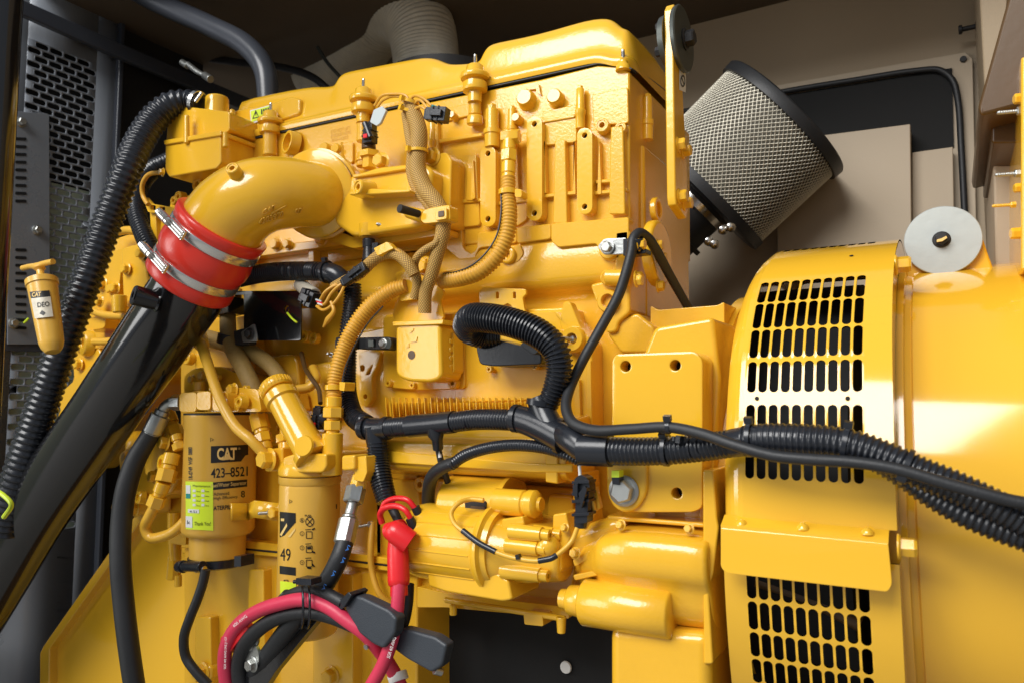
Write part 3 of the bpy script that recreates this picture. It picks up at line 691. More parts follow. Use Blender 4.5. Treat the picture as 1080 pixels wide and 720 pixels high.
# =================================================================== ALTERNATOR
def tpx(pts): return [P(x,y,v) for x,y,v,r in pts],[r*sc(x,y,v) for x,y,v,r in pts]
def corr(b,pts,pitch,seg=20,**k):
    p,r=tpx(pts); b.tube(p,r,seg,corr=pitch,**k)
def pipe(b,pts,seg=14,**k):
    p,r=tpx(pts); b.tube(p,r,seg,**k)
ALT=thing('alternator','smooth yellow alternator barrel with a slotted guard at the right of the engine','alternator',P(1000,900,.22))
XR=P(941,430,-.168).x; XL=P(758,430,-.16).x
b=MB(); x0=XR-.004
b.lathe((x0,AV,AZ),VX,[(0,0),(0,.350),(.012,.350),(.013,.338),(.020,.336),(.022,.341),(.30,.341),(.9,.341),(.9,0)],160)
BAR=b.build('barrel','yellow_sheet',ALT,sharp=40)
b=MB(); b.lathe((XL+.004,AV,AZ),VX,[(0,0),(0,.325),(P(888,430,-.1).x-XL,.325),(P(888,430,-.1).x-XL,0)],60); b.build('inner_shade_drum','void_black',ALT)  # black drum added to paint the darkness inside the guard
b=MB(); b.lathe((XR-.018,AV,AZ),VX,[(0,.30),(.0,.352),(.014,.352),(.014,.30)],100); b.build('end_ring','yellow_dull',ALT)

RC=.388
hcov=hit_cyl((0,AV,AZ),VX,RC)
def ang(py,px=905,R=RC):
    p,n=hit_cyl((0,AV,AZ),VX,R)(px,py); return math.atan2(p.z-AZ,AV-p.y)
def stadium(cx,cs,hw,hs,n=6):
    """rounded slot outline, 4*n points starting at +x going ccw, half sizes hw<hs"""
    r=hw; out=[]
    for q in range(4):
        sx=1 if q in (0,3) else -1; sy=1 if q in (0,1) else -1
        for i in range(n):
            a=(q+ i/(n-1))*math.pi/2 
            out.append((cx+r*math.cos(a),cs+sy*(hs-r)+r*math.sin(a)))
    return out
def cell(b,x0,x1,s0,s1,hw,hs,mp,n=6):
    cx=(x0+x1)/2;cs=(s0+s1)/2; st=stadium(cx,cs,hw,hs,n); 
    W=(x1-x0)/2;Hh=(s1-s0)/2; bd=[]
    # boundary points matching: quadrant corner + subdivisions
    for q in range(4):
        ps=[(W,0),(W,.5*Hh),(W,Hh),(W,Hh),(.5*W,Hh),(0,Hh)]
        sgn=[(1,1),(-1,1),(-1,-1),(1,-1)][q]
        if q in (1,3): ps=ps[::-1]
        bd+=[(cx+sgn[0]*a,cs+sgn[1]*c) for a,c in ps]
    A=[b.bm.verts.new(mp(*q)) for q in bd]; B=[b.bm.verts.new(mp(*q)) for q in st]; N=len(A)
    for i in range(N):
        j=(i+1)%N
        try: b.bm.faces.new((A[i],A[j],B[j],B[i]))
        except ValueError: pass
def strip(b,x0,x1,s0,s1,mp,ns=6,nx=1):
    if x1<=x0 or s1<=s0: return
    b.grid(lambda u,v:mp(x0+(x1-x0)*u,s0+(s1-s0)*v),nx,ns)
def mpR(R,chx=None,chr=.0):
    def m(x,a):
        r=R; fl=(.70+.30*min(1,max(0,(a-.55)/.65))) if R>.38 else .45
        if chx is not None and x<chx: 
            t=(chx-x)/(chx-XL); r=R-chr*t*t
        return Vector((x,AV-r+r*(1-math.cos(a))*fl,AZ+r*math.sin(a)))
    return m
xs0=P(783,430,-.165).x; xs1=P(910,430,-.165).x; nc=10; pw=(xs1-xs0)/nc
XS=[xs0+pw*i for i in range(nc+1)]
rows=[(510,470),(463,426),(413,379),(375,345),(343,317),(315,294)]
mp=mpR(RC,XL+.028,.030)
b=MB(); cur=ang(556)
a_end=math.radians(112)
def shell_build(b,name):
    bm=b.bm; bmesh.ops.remove_doubles(bm,verts=bm.verts,dist=2e-6)
    def rad(co): 
        q=Vector((0,co.y-AV,co.z-AZ)); return q.normalized()
    nor=[]; vs=[v.co.copy() for v in bm.verts]; bm.verts.index_update(); fs=[[v.index for v in f.verts] for f in bm.faces]
    be=[(e.verts[0].co.copy(),e.verts[1].co.copy()) for e in bm.edges if len(e.link_faces)==1]
    side={i:False for i in range(len(vs))}
    out_v=[];out_f=[];out_n=[]
    for f in fs:
        p=[vs[i] for i in f]; n=(p[1]-p[0]).cross(p[2]-p[0]); n=n.normalized() if n.length>0 else VX
        c=sum(p,Vector())/len(p); r=rad(c)
        if abs(n.x)>.9: rn=[Vector((1 if c.x>(XL+XR)/2 else -1,0,0))]*len(p)
        else:
            rn=[]
            for q in p:
                nn=rad(q)
                if n.dot(r)<0: n=-n
                if abs(n.x)>.03: nn=(n*.7+nn*.3).normalized() if abs(n.x)>.1 else n
                rn.append(nn)
        if n.dot(rn[0])<0: p=p[::-1]; rn=rn[::-1]
        i0=len(out_v); out_v+=p; out_n+=rn; out_f.append(list(range(i0,i0+len(p))))
    for a,c in be:
        ra=rad(a);rc=rad(c); p=[a,c,c-rc*.0024,a-ra*.0024]; n=(c-a).cross(ra)
        if n.length<1e-9: continue
        n.normalize(); i0=len(out_v); out_v+=p; out_n+=[n]*4; out_f.append([i0,i0+1,i0+2,i0+3])
    bm.free(); me=bpy.data.meshes.new(name); me.from_pydata([tuple(v) for v in out_v],[],out_f)
    me.polygons.foreach_set('use_smooth',[True]*len(me.polygons)); me.normals_split_custom_set_from_vertices([tuple(n) for n in out_n])
    me.materials.append(MT['yellow_sheet']); o=bpy.data.objects.new(name,me); COL.objects.link(o); setp(o,ALT); return o
def fullstrip(a0,a1,ns): 
    strip(b,XL,XL+.028,a0,a1,mp,ns,5); strip(b,XL+.028,XR,a0,a1,mp,ns)
for lo,hi in rows:
    a0=ang(lo+1.6);a1=ang(hi-1.6)
    if a0>cur: fullstrip(cur,a0,3)
    strip(b,XL,XL+.028,a0,a1,mp,4,5); strip(b,XL+.028,xs0,a0,a1,mp,4); strip(b,xs1,XR,a0,a1,mp,4)
    for i in range(nc): cell(b,XS[i],XS[i+1],a0*RC,a1*RC,pw*.385,(a1-a0)*RC/2-.0022,lambda x,s_:mp(x,s_/RC))
    cur=a1
a0=ang(263,860)
fullstrip(cur,a0,5)
for k in range(2):       # louvre rows over the top
    a1=a0+math.radians(6.5)
    strip(b,XL,XL+.028,a0,a1,mp,3,5); strip(b,XL+.028,xs0,a0,a1,mp,3); strip(b,xs1,XR,a0,a1,mp,3)
    for i in range(nc): cell(b,XS[i],XS[i+1],a0*RC,a1*RC,pw*.385,(a1-a0)*RC/2-.004,lambda x,s_:mp(x,s_/RC))
    a0=a1
fullstrip(a0,a_end,12)
# side walls of the guard
for xx,r0,r1,dx in ((XL,.358,.30,.0),(XR,RC,.352,.0)):
    b.grid(lambda u,v:mp(xx,ang(556)+(a_end-ang(556))*u)*(1-v)+Vector((xx,AV-r1*math.cos(ang(556)+(a_end-ang(556))*u),AZ+r1*math.sin(ang(556)+(a_end-ang(556))*u)))*v,40,1)
GU=shell_build(b,'upper_guard')
# skirt flange closing the upper guard
b=MB(); vF=-.186
b.plate(rpoly([(760,556),(937,573),(941,616),(936,624),(766,604),(760,598)],[1,1,4,4,4,4]),[],vF,.004,bev=.001)
zz=P(760,556,vF); z2=P(937,573,vF)
b.prismw([Vector((zz.x,vF+.001,zz.z)),Vector((z2.x,vF+.001,z2.z)),Vector((z2.x,AV-RC+.002,z2.z+.010)),Vector((zz.x,AV-RC+.002,zz.z+.010))],(0,0,.003))
SK=b.build('guard_skirt','yellow_sheet',GU)
for x,y in ((782,552),(847,556),(915,561)):
    b=MB(); k=sc(x,y,-.17); b.lathe(P(x,y+2,-.177),VZ,[(0,0),(0,6.5*k),(3*k,6*k),(5.5*k,4.2*k),(7*k,2*k),(7.4*k,0)],20); b.build('rivet','yellow_sheet',SK)
for x,y in ((800,420),(895,420),(788,277),(899,272)):
    p,n=hcov(x,y); p=mp(p.x,math.atan2(p.z-AZ,AV-p.y)); b=MB(); b.lathe(p+n*.0006,n,[(0,0),(0,.0026),(.0004,.0026),(.0004,0)],12); b.build('screw_hole','void_black',GU)
# lower guard
R2=.374; mp2=mpR(R2); A2=lambda py: math.asin(max(-.98,(P(905,py,-.148).z-AZ)/R2))
b=MB(); al=math.radians(-62); x0g=P(787,640,-.15).x; x1g=P(919,640,-.15).x; ncg=10; pg=(x1g-x0g)/ncg
cur=A2(590)
def ls(a0,a1,ns=3): strip(b,XL,XR,a0,a1,mp2,ns)
rows2=[(645,606),(681,647),(713,683),(745,715),(779,747),(812,781)]
top=cur; ls(A2(607.5),top,2)
for lo,hi in rows2:
    a0=A2(lo+1);a1=A2(hi-1) if hi>606 else A2(607.5)
    strip(b,XL,x0g,a0,a1,mp2,4); strip(b,x1g,XR,a0,a1,mp2,4)
    for i in range(ncg): cell(b,x0g+pg*i,x0g+pg*(i+1),a0*R2,a1*R2,pg*.40,(a1-a0)*R2/2-.0018,lambda x,s_:mp2(x,s_/R2))
ls(math.radians(-80),a0,8)
b.grid(lambda u,v:mp2(XL,math.radians(-80)+(top-math.radians(-80))*u)+VY*.08*v,30,1)
b.grid(lambda u,v:mp2(XR,math.radians(-80)+(top-math.radians(-80))*u)+VY*(.04+.16*u*0+.10)*v,30,1)
GL=shell_build(b,'lower_guard')
b=MB(); b.tube([Vector((P(795,635,-.10).x,-.085,AZ-.085)),Vector((P(850,650,-.10).x,-.08,AZ-.10)),Vector((P(905,668,-.1).x,-.075,AZ-.125))],.010,12); b.build('lead_cable','brown_panel',ALT)
# left shoulder blocks of the frame
b=MB(); b.prism([(741,495),(752,495),(756,545),(758,556),(752,604),(747,620),(752,700),(742,700)],-.150,-.05,rnd=3); b.build('frame_shoulder','yellow_cast',ALT,bevel=.004,segs=3)
for y,v in ((280,-.0),(575,-.17)):
    fit('bolt','hex','yellow_paint',ALT,Vector((XR,P(941,y,v).y,P(941,y,v).z)),VX,.0105,1.5)
# lifting eye with a white disc
b=MB(); b.prism([(955,284),(962,262),(966,236),(980,224),(1005,221),(1024,228),(1034,244),(1042,268),(1048,284),(1048,300),(955,300)],.115,.165,rnd=6)
EYE=b.build('lifting_eye','yellow_paint',ALT,bevel=.003)
b=MB(); k=sc(994,254,.1); b.lathe(P(994,254,.108),(0,-1,0),[(-.002,0),(-.002,36.5*k),(.003,36.5*k),(.004,35.8*k),(.004,0)],64); b.build('disc','zinc_disc',EYE)
fit('bolt','hex','dark_iron',EYE,P(993,253,.104),NY,.0088,1.2)
b=MB(); k=sc(993,253,.09); b.prismw([P(988,253,.088),P(993,251.5,.088),P(998,249,.088),P(999,251,.088),P(994,254.5,.088),P(988,255.5,.088)],(0,.002,0)); b.build('paint_mark','logo_yellow',EYE)
# =================================================================== STARTER MOTOR
ST=thing('starter_motor','ribbed yellow starter motor slung under the finned cooler','starter motor',P(480,640,-.08))
vs_=-.125; c=P(478,572,vs_); L0=P(437,572,vs_).x; L1=P(523,572,vs_).x; k=sc(480,572,vs_); R=39.5*k
b=MB(); b.lathe((L0,vs_,c.z),VX,[(0,0),(0,R*.70),(.004,R*.86),(.014,R*.96),(.026,R),(L1-L0,R),(L1-L0,0)],72); SB=b.build('motor_case','yellow_paint',ST,sharp=40)
b=MB()
for a in (18,38,58,-4,-24,-44):
    a=math.radians(a); y=vs_-R*math.cos(a); z=c.z+R*math.sin(a); b.tube([Vector((L0+.03,y,z)),Vector((L1-.012,y,z))],.0011,6,smooth=False)
b.build('case_rib','yellow_paint',SB)
b=MB(); b.lathe((L1-.006,vs_,c.z),VX,[(0,0),(0,R*1.07),(.003,R*1.10),(.009,R*1.10),(.010,R*1.04),(.012,R*.98),(.02,R*.96),(.02,0)],72); b.build('clamp_ring','yellow_paint',SB)
b=MB(); b.prism([(450,600),(470,597),(525,604),(536,612),(540,632),(530,634),(470,624),(452,618)],-.165,-.08,rnd=3); b.build('lower_shell','yellow_paint',ST,bevel=.006,segs=3)
# solenoid shroud
vz=-.085; cz=P(505,535,vz); S0=P(477,535,vz).x; S1=P(541,535,vz).x; ks=sc(505,530,vz); R2_=33*ks
b=MB(); n=22
prof=[(vz-R2_*math.sin(math.pi*(i/n)*1.0)*1.0 if False else vz-R2_*math.cos(-.25+ (math.pi*.86)*i/n), cz.z+R2_*math.sin(-.25+(math.pi*.86)*i/n)) for i in range(n+1)]
b.prismw([Vector((S0,v,z)) for v,z in prof],(S1-S0,0,0)); SH=b.build('solenoid_shroud','yellow_paint',ST,bevel=.004,segs=3,angle=50)
b=MB(); b.lathe((S1-.006,vz,cz.z),VX,[(0,R2_*.2),(0,R2_*1.05),(.008,R2_*1.05),(.008,R2_*.92),(-.0,R2_*.86)],48); b.build('shroud_rim','yellow_paint',SH)
b=MB(); b.prism([(490,527),(512,528),(513,541),(491,540)],vz-R2_-.0015,vz-R2_*.7,rnd=3); b.build('terminal_opening','dark_iron',SH)
b=MB(); b.prism([(496,533),(511,534),(511,539),(496,538)],vz-R2_-.003,vz-R2_,rnd=1); b.build('terminal_bar','brown_panel',SH)
# solenoid
b=MB(); va=-.125; a0=P(536,529,va); a1=P(566,532,va); a1.z=a0.z; ka=sc(545,529,va)
b.lathe(a0,VX,[(-.02,0),(-.02,14*ka),(.028,14*ka),(.030,12.5*ka),(.033,12.5*ka),(.035,14.5*ka),(.046,14.5*ka),(.050,12*ka),(.052,8*ka),(.056,7*ka),(.056,0)],40); SO=b.build('solenoid','yellow_paint',ST)
b=MB(); b.prism([(529,547),(551,544),(553,552),(548,572),(528,572)],-.15,-.09,rnd=2); b.build('solenoid_bracket','yellow_paint',ST,bevel=.002)
# nose housing
b=MB()
b.prism([(524,556),(536,550),(566,556),(577,572),(590,582),(592,604),(576,612),(556,616),(540,612),(526,600)],-.150,-.05,rnd=6)
n0=P(524,580,vs_).x; b.lathe((n0,vs_,c.z-.004),VX,[(0,0),(0,R*.92),(.03,R*.80),(.06,R*.66),(.085,R*.62),(.115,R*.55),(.115,0)],48)
NH=b.build('nose_housing','yellow_cast',ST,bevel=.006,segs=3)
for x,y,L in ((568,578,.05),(572,563,.05),(584,563,.03),(570,606,.06),(540,640,.0)):
    if not L: continue
    p=P(x,y,-.160 if x<580 else -.14); b=MB(); kk=k
    b.lathe(p-VX*L,VX,[(0,0),(0,8*kk),(L,7*kk),(L,0)],20); b.lathe(p,VX,[(-.001,0),(-.001,5.5*kk),(.012,5.5*kk),(.0125,4*kk),(.0125,2.4*kk),(.004,2.2*kk),(.004,0)],14); b.build('through_bolt','yellow_paint',NH)
b=MB(); b.lathe(P(578,574,-.155),(.4,-.8,.4),[(-.03,0),(-.03,13*k),(0,11*k),(.008,7*k),(.011,0)],28); b.build('dome_plug','yellow_paint',NH)
# starter wire with black sleeves
b=MB(); pipe(b,[(510,527,-.152,2.6),(496,526,-.155,2.6),(484,530,-.17,2.6),(476,540,-.182,2.6),(479,551,-.19,2.6),(490,561,-.194,2.6),(505,572,-.196,2.6),(524,582,-.196,2.6),(543,588,-.196,2.6),(566,591,-.192,2.6),(582,588,-.188,2.6),(592,581,-.18,2.6),(603,570,-.17,2.6),(609,556,-.165,2.6)],10)
SW=b.build('starter_wire','yellow_dull',ST)
b=MB(); pipe(b,[(488,559,-.1935,3.2),(505,572,-.1965,3.2),(523,581.5,-.1965,3.2)],12); b.build('wire_sleeve','black_plastic',SW)
b=MB(); pipe(b,[(568,591,-.192,3.2),(582,588,-.188,3.2),(587,585,-.184,3.2)],12); b.build('wire_sleeve','black_plastic',SW)
b=MB(); b.prism([(543,585),(546,584),(548,589),(544,590)],-.201,-.193); b.build('wire_tag','ink',SW)
# =================================================================== FUEL FILTERS
def canister(cx,v,rpx,y0,y1,yref):
    c=P(cx,yref,v); k=sc(cx,yref,v); return c,k,rpx*k
c1,k1,r1=canister(232,-.095,36.5,435,560,500)
FF=thing('fuel_filter','wider yellow filter canister with a lime maintenance sticker and a black sensor ring below','fuel filter',Vector((c1.x,c1.y,P(232,590,-.095).z)),'fuel filter canisters')
zt=P(232,437,-.095).z; zb=P(232,560,-.095).z; zl=P(232,586,-.095).z
b=MB(); b.lathe((c1.x,c1.y,zb),VZ,[(0,0),(-.004,r1*.9),(0,r1*.965),(.006,r1),(zt-zb-.028,r1),(zt-zb-.026,r1*1.015),(zt-zb-.012,r1*1.015),(zt-zb-.008,r1*1.04),(zt-zb,r1*1.04),(zt-zb,0)],72); FC=b.build('canister','filter_yellow',FF)
b=MB(); b.lathe((c1.x,c1.y,zt),VZ,[(0,0),(0,r1*1.03),(.003,r1*1.03),(.003,0)],60); b.build('gasket','black_rubber',FF)
b=MB(); b.lathe((c1.x,c1.y,zl),VZ,[(-.004,0),(-.004,r1*.70),(.0,r1*.76),(zb-zl,r1*.78),(zb-zl,0)],60); b.build('bowl','filter_yellow',FF)
b=MB(); b.lathe((c1.x,c1.y,zl),VZ,[(-.019,0),(-.019,r1*.66),(-.015,r1*.80),(-.001,r1*.80),(-.001,0)],48)
k=k1; b.cyl(P(214,597,-.16),P(194,597,-.15),5.5*k,5*k,16); b.cyl(P(194,597,-.15),P(189,597,-.145),6.5*k,6*k,12); b.prism([(247,586),(254,586),(254,597),(247,597)],-.16,-.13)
SR=b.build('sensor_ring','black_plastic',FF)
b=MB(); b.cyl(P(207,600,-.158),P(216,600,-.158),3.4*k); b.build('sensor_clip','steel',SR)
h1=hit_cyl(c1,VZ,r1)
b=MB(); 
def slab(b,poly,h,eps,nx=6):  patch(b,poly,h,eps,nx)
slab(b,[(222.5,470),(261.5,468.5),(261.5,479),(222.5,487.5)],h1,.0006); slab(b,[(222.5,478),(261.5,468.5),(261.2,476),(254,486)],h1,.0007); slab(b,[(222.5,480),(250,479),(254,486),(222.5,487.8)],h1,.0008)
slab(b,[(222,508.5),(260.5,505),(260.5,512.5),(222,516.5)],h1,.0006)
LG=b.build('logo_panel','ink',FC)
b=MB(); write(b,'CAT',(229,484.5),(20.5,-.8),(0,-12.5),h1,.0013,bold=.03); b.build('lettering','logo_yellow',LG)
b=MB(); b.face([h1(*q)[0]+h1(*q)[1]*.0016 for q in ((233.5,484.8),(240.5,479.2),(247.0,484.2))]); b.build('logo_triangle','logo_yellow',LG)
b=MB(); write(b,'Fuel/Water Separator',(223,514.8),(36.5,-3.2),(0,-5.2),h1,.0013); write(b,'®',(251,473.5),(2,0),(0,-2),h1,.0013); b.build('lettering','logo_yellow',LG)
b=MB(); write(b,'423–8521',(222.5,503.8),(38.5,-2.4),(0,-10.2),h1,.0008,bold=.012)
write(b,'Advanced',(225.5,522.3),(16,-1.2),(0,-3.6),h1,.0008); write(b,'High Efficiency',(225.5,527.5),(25,-2),(0,-4),h1,.0008)
write(b,'CATERPILLAR',(222,538),(30,-2.4),(0,-4.6),h1,.0008,bold=.02)
write(b,'1R-0749  WSF  0880',(203.4,505),(-.4,-34),(-4.2,0),h1,.0008,bold=.02)
write(b,'8',(254,524),(4,0),(0,-7),h1,.0008); write(b,'I>',(222,465.5),(3.4,0),(0,-4.5),h1,.0008)
b.build('lettering','ink',FC)
b=MB(); slab(b,[(196.2,507),(224.8,507.5),(225,559),(196.6,557.5)],h1,.0011,10); LL=b.build('lime_sticker','label_lime',FC)
b=MB()
for j in range(4):
    for i in (0,1): slab(b,[(204+i*9,515.5+j*5),(207+i*9,515.6+j*5),(207+i*9,518.2+j*5),(204+i*9,518.1+j*5)],h1,.0018,2)
slab(b,[(197,511),(201.5,511.2),(201.5,520),(197,519.8)],h1,.0018,2); slab(b,[(199,536),(210.5,536.6),(210.5,540.6),(199,540)],h1,.0018,3); slab(b,[(196.8,543.5),(203.5,544),(203.5,556),(196.8,555.4)],h1,.0018,3)
b.build('form_boxes','label_white',LL)
b=MB(); slab(b,[(197,520),(201.5,520.2),(201.5,525),(197,524.8)],h1,.0019,2); b.build('form_stamp','teal',LL)
b=MB(); write(b,'Maintenance',(204,512.8),(18,.4),(0,-2.4),h1,.0018); write(b,'Thank You!',(205.5,553.5),(17,0),(0,-4),h1,.0018)
for j in range(4):
    for i in (0,1): write(b,'date',(208+i*9,518.2+j*5),(3.6,.05),(0,-1.4),h1,.0018)
write(b,'4-51',(201,539.8),(7,.3),(0,-2.4),h1,.0022); write(b,'k',(198.5,552),(3,0),(0,-4),h1,.0022); b.build('lettering','ink',LL)
# filter head with clamp strap
b=MB()
b.prism([(190,416),(208,411),(232,414),(246,408),(272,410),(276,434),(196,434),(190,428)],-.150,-.03,rnd=4)
for x0,x1,y0,y1,v in ((189,207,414,434,-.17),(207,222,413,432,-.176),(224,240,414,433,-.174),(242,252,420,434,-.16)): b.prism([(x0,y0),(x1,y0-1),(x1,y1),(x0,y1)],v,-.1,rnd=4)
b.prism([(194,396),(204,388),(232,386),(246,392),(262,398),(276,404),(276,416),(194,416)],-.09,-.02,rnd=5)
b.cyl(P(210,412,-.13),P(210,402,-.13),.012); b.cyl(P(225,412,-.13),P(226,398,-.13),.009)
FH=b.build('filter_head','yellow_cast',FF,bevel=.003,segs=3)
for x,y,v,r,kd in ((259,424,-.155,7,'boss'),(247,411,-.15,6,'hex'),(262,410,-.14,4,'boss'),(216,396,-.10,5,'hex'),(204,400,-.1,4,'hex'),(232,398,-.10,4,'socket')): fit('bolt',kd,'yellow_paint',FH,P(x,y,v),(-.15,-1,.05),r*sc(x,y,v))
b=MB(); vs=P(268,538,-.14); hb=hit_cyl(c1,VZ,r1*1.03)
def band(u,v): 
    q,n=hb(243+(262-243)*u,530+18*v); return q
b.grid(band,10,1); 
p1,p2=band(1,0),band(1,1); q1=P(270,527,-.13);q2=P(270,545,-.13); q3=P(296,530,-.12);q4=P(296,549,-.12)
b.face([p1,q1,q2,p2]); b.face([q1,q3,q4,q2]); SP=b.build('clamp_strap','yellow_paint',FF); m_=SP.modifiers.new('s','SOLIDIFY'); m_.thickness=.004
fit('stud','stud','zinc',SP,P(285,540,-.128),(-.5,-1,0),.0062,.8)
bolt(SP,291,540,-.122,6)
# ---- second filter
c2,k2,r2=canister(326,-.125,31.5,500,655,560)
F2=thing('fuel_filter','narrower yellow filter canister with a column of fuel pictograms beside the hanging black hose','fuel filter',Vector((c2.x,c2.y,P(326,655,-.125).z)),'fuel filter canisters')
zt=P(326,501,-.125).z; zb=P(326,664,-.125).z
b=MB(); b.lathe((c2.x,c2.y,zb),VZ,[(-.008,0),(-.007,r2*.85),(-.003,r2*.96),(.006,r2),(zt-zb-.018,r2),(zt-zb-.014,r2*.985),(zt-zb-.010,r2*1.03),(zt-zb,r2*1.03),(zt-zb,0)],72); FC2=b.build('canister','filter_yellow',F2)
h2=hit_cyl(c2,VZ,r2)
b=MB(); slab(b,[(295.4,539),(312,540.5),(312,551),(295.4,550)],h2,.0006); slab(b,[(295.4,549),(312,550),(300,564),(295.4,566)],h2,.0007)
slab(b,[(295.2,596),(312,598),(312,606.5),(295.2,604.5)],h2,.0006)
LG2=b.build('logo_panel','ink',FC2)
b=MB(); slab(b,[(304,565.5),(311.6,556),(311.6,558.5),(306.5,565.8)],h2,.0009); slab(b,[(297,546),(300.4,546.2),(300.4,549),(297,548.8)],h2,.0014,2); slab(b,[(296,563),(303,551),(303.6,554),(297.5,565)],h2,.0014,3); b.build('logo_triangle','logo_yellow',LG2)
b=MB(); write(b,'49',(296,590.5),(10.5,.5),(0,-13),h2,.0008,bold=.0); write(b,'I>',(305.5,530.5),(3,0),(0,-4.6),h2,.0008); write(b,'FUEL',(321.5,544.0),(7.4,.2),(0,-2),h2,.0008,bold=.02)
def circ(cx,cy,rx,ry,t,n=20):
    for i in range(n):
        a=2*math.pi*i/n;a2=2*math.pi*(i+1)/n
        b.face([h2(cx+rr*rx*math.cos(t_),cy+rr*ry*math.sin(t_))[0]+h2(cx+rr*rx*math.cos(t_),cy+rr*ry*math.sin(t_))[1]*.0008 for rr,t_ in ((1,a),(1,a2),(1-t,a2),(1-t,a))])
def ln(x0,y0,x1,y1,w=.45):
    d=Vector((x1-x0,y1-y0)).normalized()*w; n_=Vector((-d.y,d.x)); b.face([h2(*q)[0]+h2(*q)[1]*.0009 for q in ((x0+n_.x,y0+n_.y),(x1+n_.x,y1+n_.y),(x1-n_.x,y1-n_.y),(x0-n_.x,y0-n_.y))])
for j,(y,s) in enumerate(((548,'1'),(562,'2'),(577,'3'),(592.5,'4'))):
    circ(318.6,y,2.3,2.5,.18,14); write(b,s,(317.9,y+1.3),(1.2,0),(0,-2.6),h2,.0008)
circ(326.6,549.5,4.6,5.2,.16); ln(323.4,546,329.8,553.2); ln(329.8,546,323.4,553.2); 
for y in (563,578,593):
    for q in ((323,y-3,329,y-3),(323,y-3,323,y+4),(329,y-3,329,y+4),(323,y+4,329,y+4),(322,y-5,328,y-5.4)): ln(*q,w=.35)
ln(329,558,332,556.5,.8); ln(324,577.5,328,577,1.2); ln(329,581,332,582.2,.9); ln(329,594,331.5,597,.8); ln(324,598,328,598.6,.8)
for q in ((300,611,300,619),(300,611,304,611),(304,611,304,619),(300,619,304,619),(304,613,306,614),(306,614,306,618),(301,613,303,613)): ln(*q,w=.35)
write(b,'I',(354,536),(1,0),(0,-5),h2,.0008); b.build('lettering','ink',FC2)
b=MB(); slab(b,[(296,612),(312.5,614),(312.8,671),(296.4,668)],h2,.0011); b.build('lime_sticker','label_lime',FC2)
b=MB()
b.prism([(298,482),(310,478),(344,478),(344,492),(340,498),(304,498),(298,492)],-.175,-.06,rnd=3); b.lathe((c2.x,c2.y,zt+.001),VZ,[(0,0),(0,r2*1.05),(.012,r2*1.05),(.024,r2*.95),(.03,r2*.8),(.03,0)],48)
b.prism([(278,474),(298,471),(298,497),(279,497)],-.16,-.04,rnd=3); b.prism([(360,480),(374,479),(374,495),(360,496)],-.175,-.10,rnd=3)
H2=b.build('filter_head','yellow_cast',F2,bevel=.003,segs=3)
b=MB(); kk=sc(351,480,-.15); b.lathe(P(350,500,-.145),VZ,[(0,0),(0,11*kk),(43*kk,11*kk),(44*kk,9*kk),(44*kk,0)],28); b.build('head_post','yellow_paint',H2)
fit('plug','hex','yellow_paint',H2,P(285,484,-.165),(-.2,-1,.02),.0155,1.1)
# filler tube with knurled cap
a=P(331,482,-.16); e=P(295,415,-.15); d_=(e-a).normalized(); kk=sc(310,450,-.15); L=(e-a).length
b=MB(); b.lathe(a,d_,[(0,0),(0,19*kk),(.012,19*kk),(.016,16.5*kk),(L*.86,16*kk),(L*.88,18.5*kk),(L*.98,18.5*kk),(L*1.0,15.5*kk),(L*1.06,13*kk),(L*1.06,0)],40); FT=b.build('filler_tube','yellow_paint',F2)
b=MB(); pr=[]; seg=60; b.lathe(a+d_*(L*1.04),d_,[(0,0),(0,16.5*kk),(.003,18*kk),(.015,18*kk),(.019,16*kk),(.019,0)],40)
e1=d_.orthogonal().normalized(); e2=d_.cross(e1)
for i in range(30):
    t=2*math.pi*i/30; o_=a+d_*(L*1.04+.003)+(e1*math.cos(t)+e2*math.sin(t))*18*kk; b.cyl(o_,o_+d_*.012,.0011,None,6)
b.build('filler_cap','yellow_paint',FT)
b=MB(); b.lathe(P(321,470,-.185),(.2,-1,.2),[(0,0),(0,11*kk),(.004,10*kk),(.004,0)],24); b.build('tube_pad','yellow_paint',FT)
# conduit end fittings
def fitting(name,m,parent,p0,p1,steps,seg=6,kk=None):
    p0=Vector(p0);p1=Vector(p1);d=p1-p0;L=d.length; b=MB()
    for f0_,f1_,r,sg in steps: b.lathe(p0+d*f0_,d,[(0,0),(0,r*.9),(L*.02,r),((f1_-f0_)*L-L*.02,r),((f1_-f0_)*L,r*.9),((f1_-f0_)*L,0)],sg)
    return b.build(name,m,parent,sharp=30)
kk=sc(352,460,-.14)
fitting('conduit_fitting','yellow_paint',H2,P(351,457,-.145),P(352,418,-.145),((0,.10,7*kk,20),(.10,.36,9.5*kk,6),(.36,.44,7*kk,20),(.44,.72,11*kk,6),(.72,1.0,8.5*kk,20)))
kk=sc(273,460,-.12)
fitting('pipe_fitting','yellow_paint',H2,P(281,474,-.125),P(272,436,-.12),((0,.2,7*kk,20),(.2,.45,9*kk,6),(.45,.55,8*kk,20),(.55,1.0,9.5*kk,8)))
fitting('pipe_fitting','yellow_paint',H2,P(302,476,-.13),P(301,446,-.12),((0,.3,8*kk,20),(.3,.6,10*kk,6),(.6,1.0,6*kk,20)))
b=MB(); pipe(b,[(301,445,-.12,5),(302,425,-.115,5),(310,412,-.10,5),(326,408,-.08,5),(333,400,-.07,5),(330,388,-.05,5)],12); b.build('fuel_pipe','yellow_dull',F2)
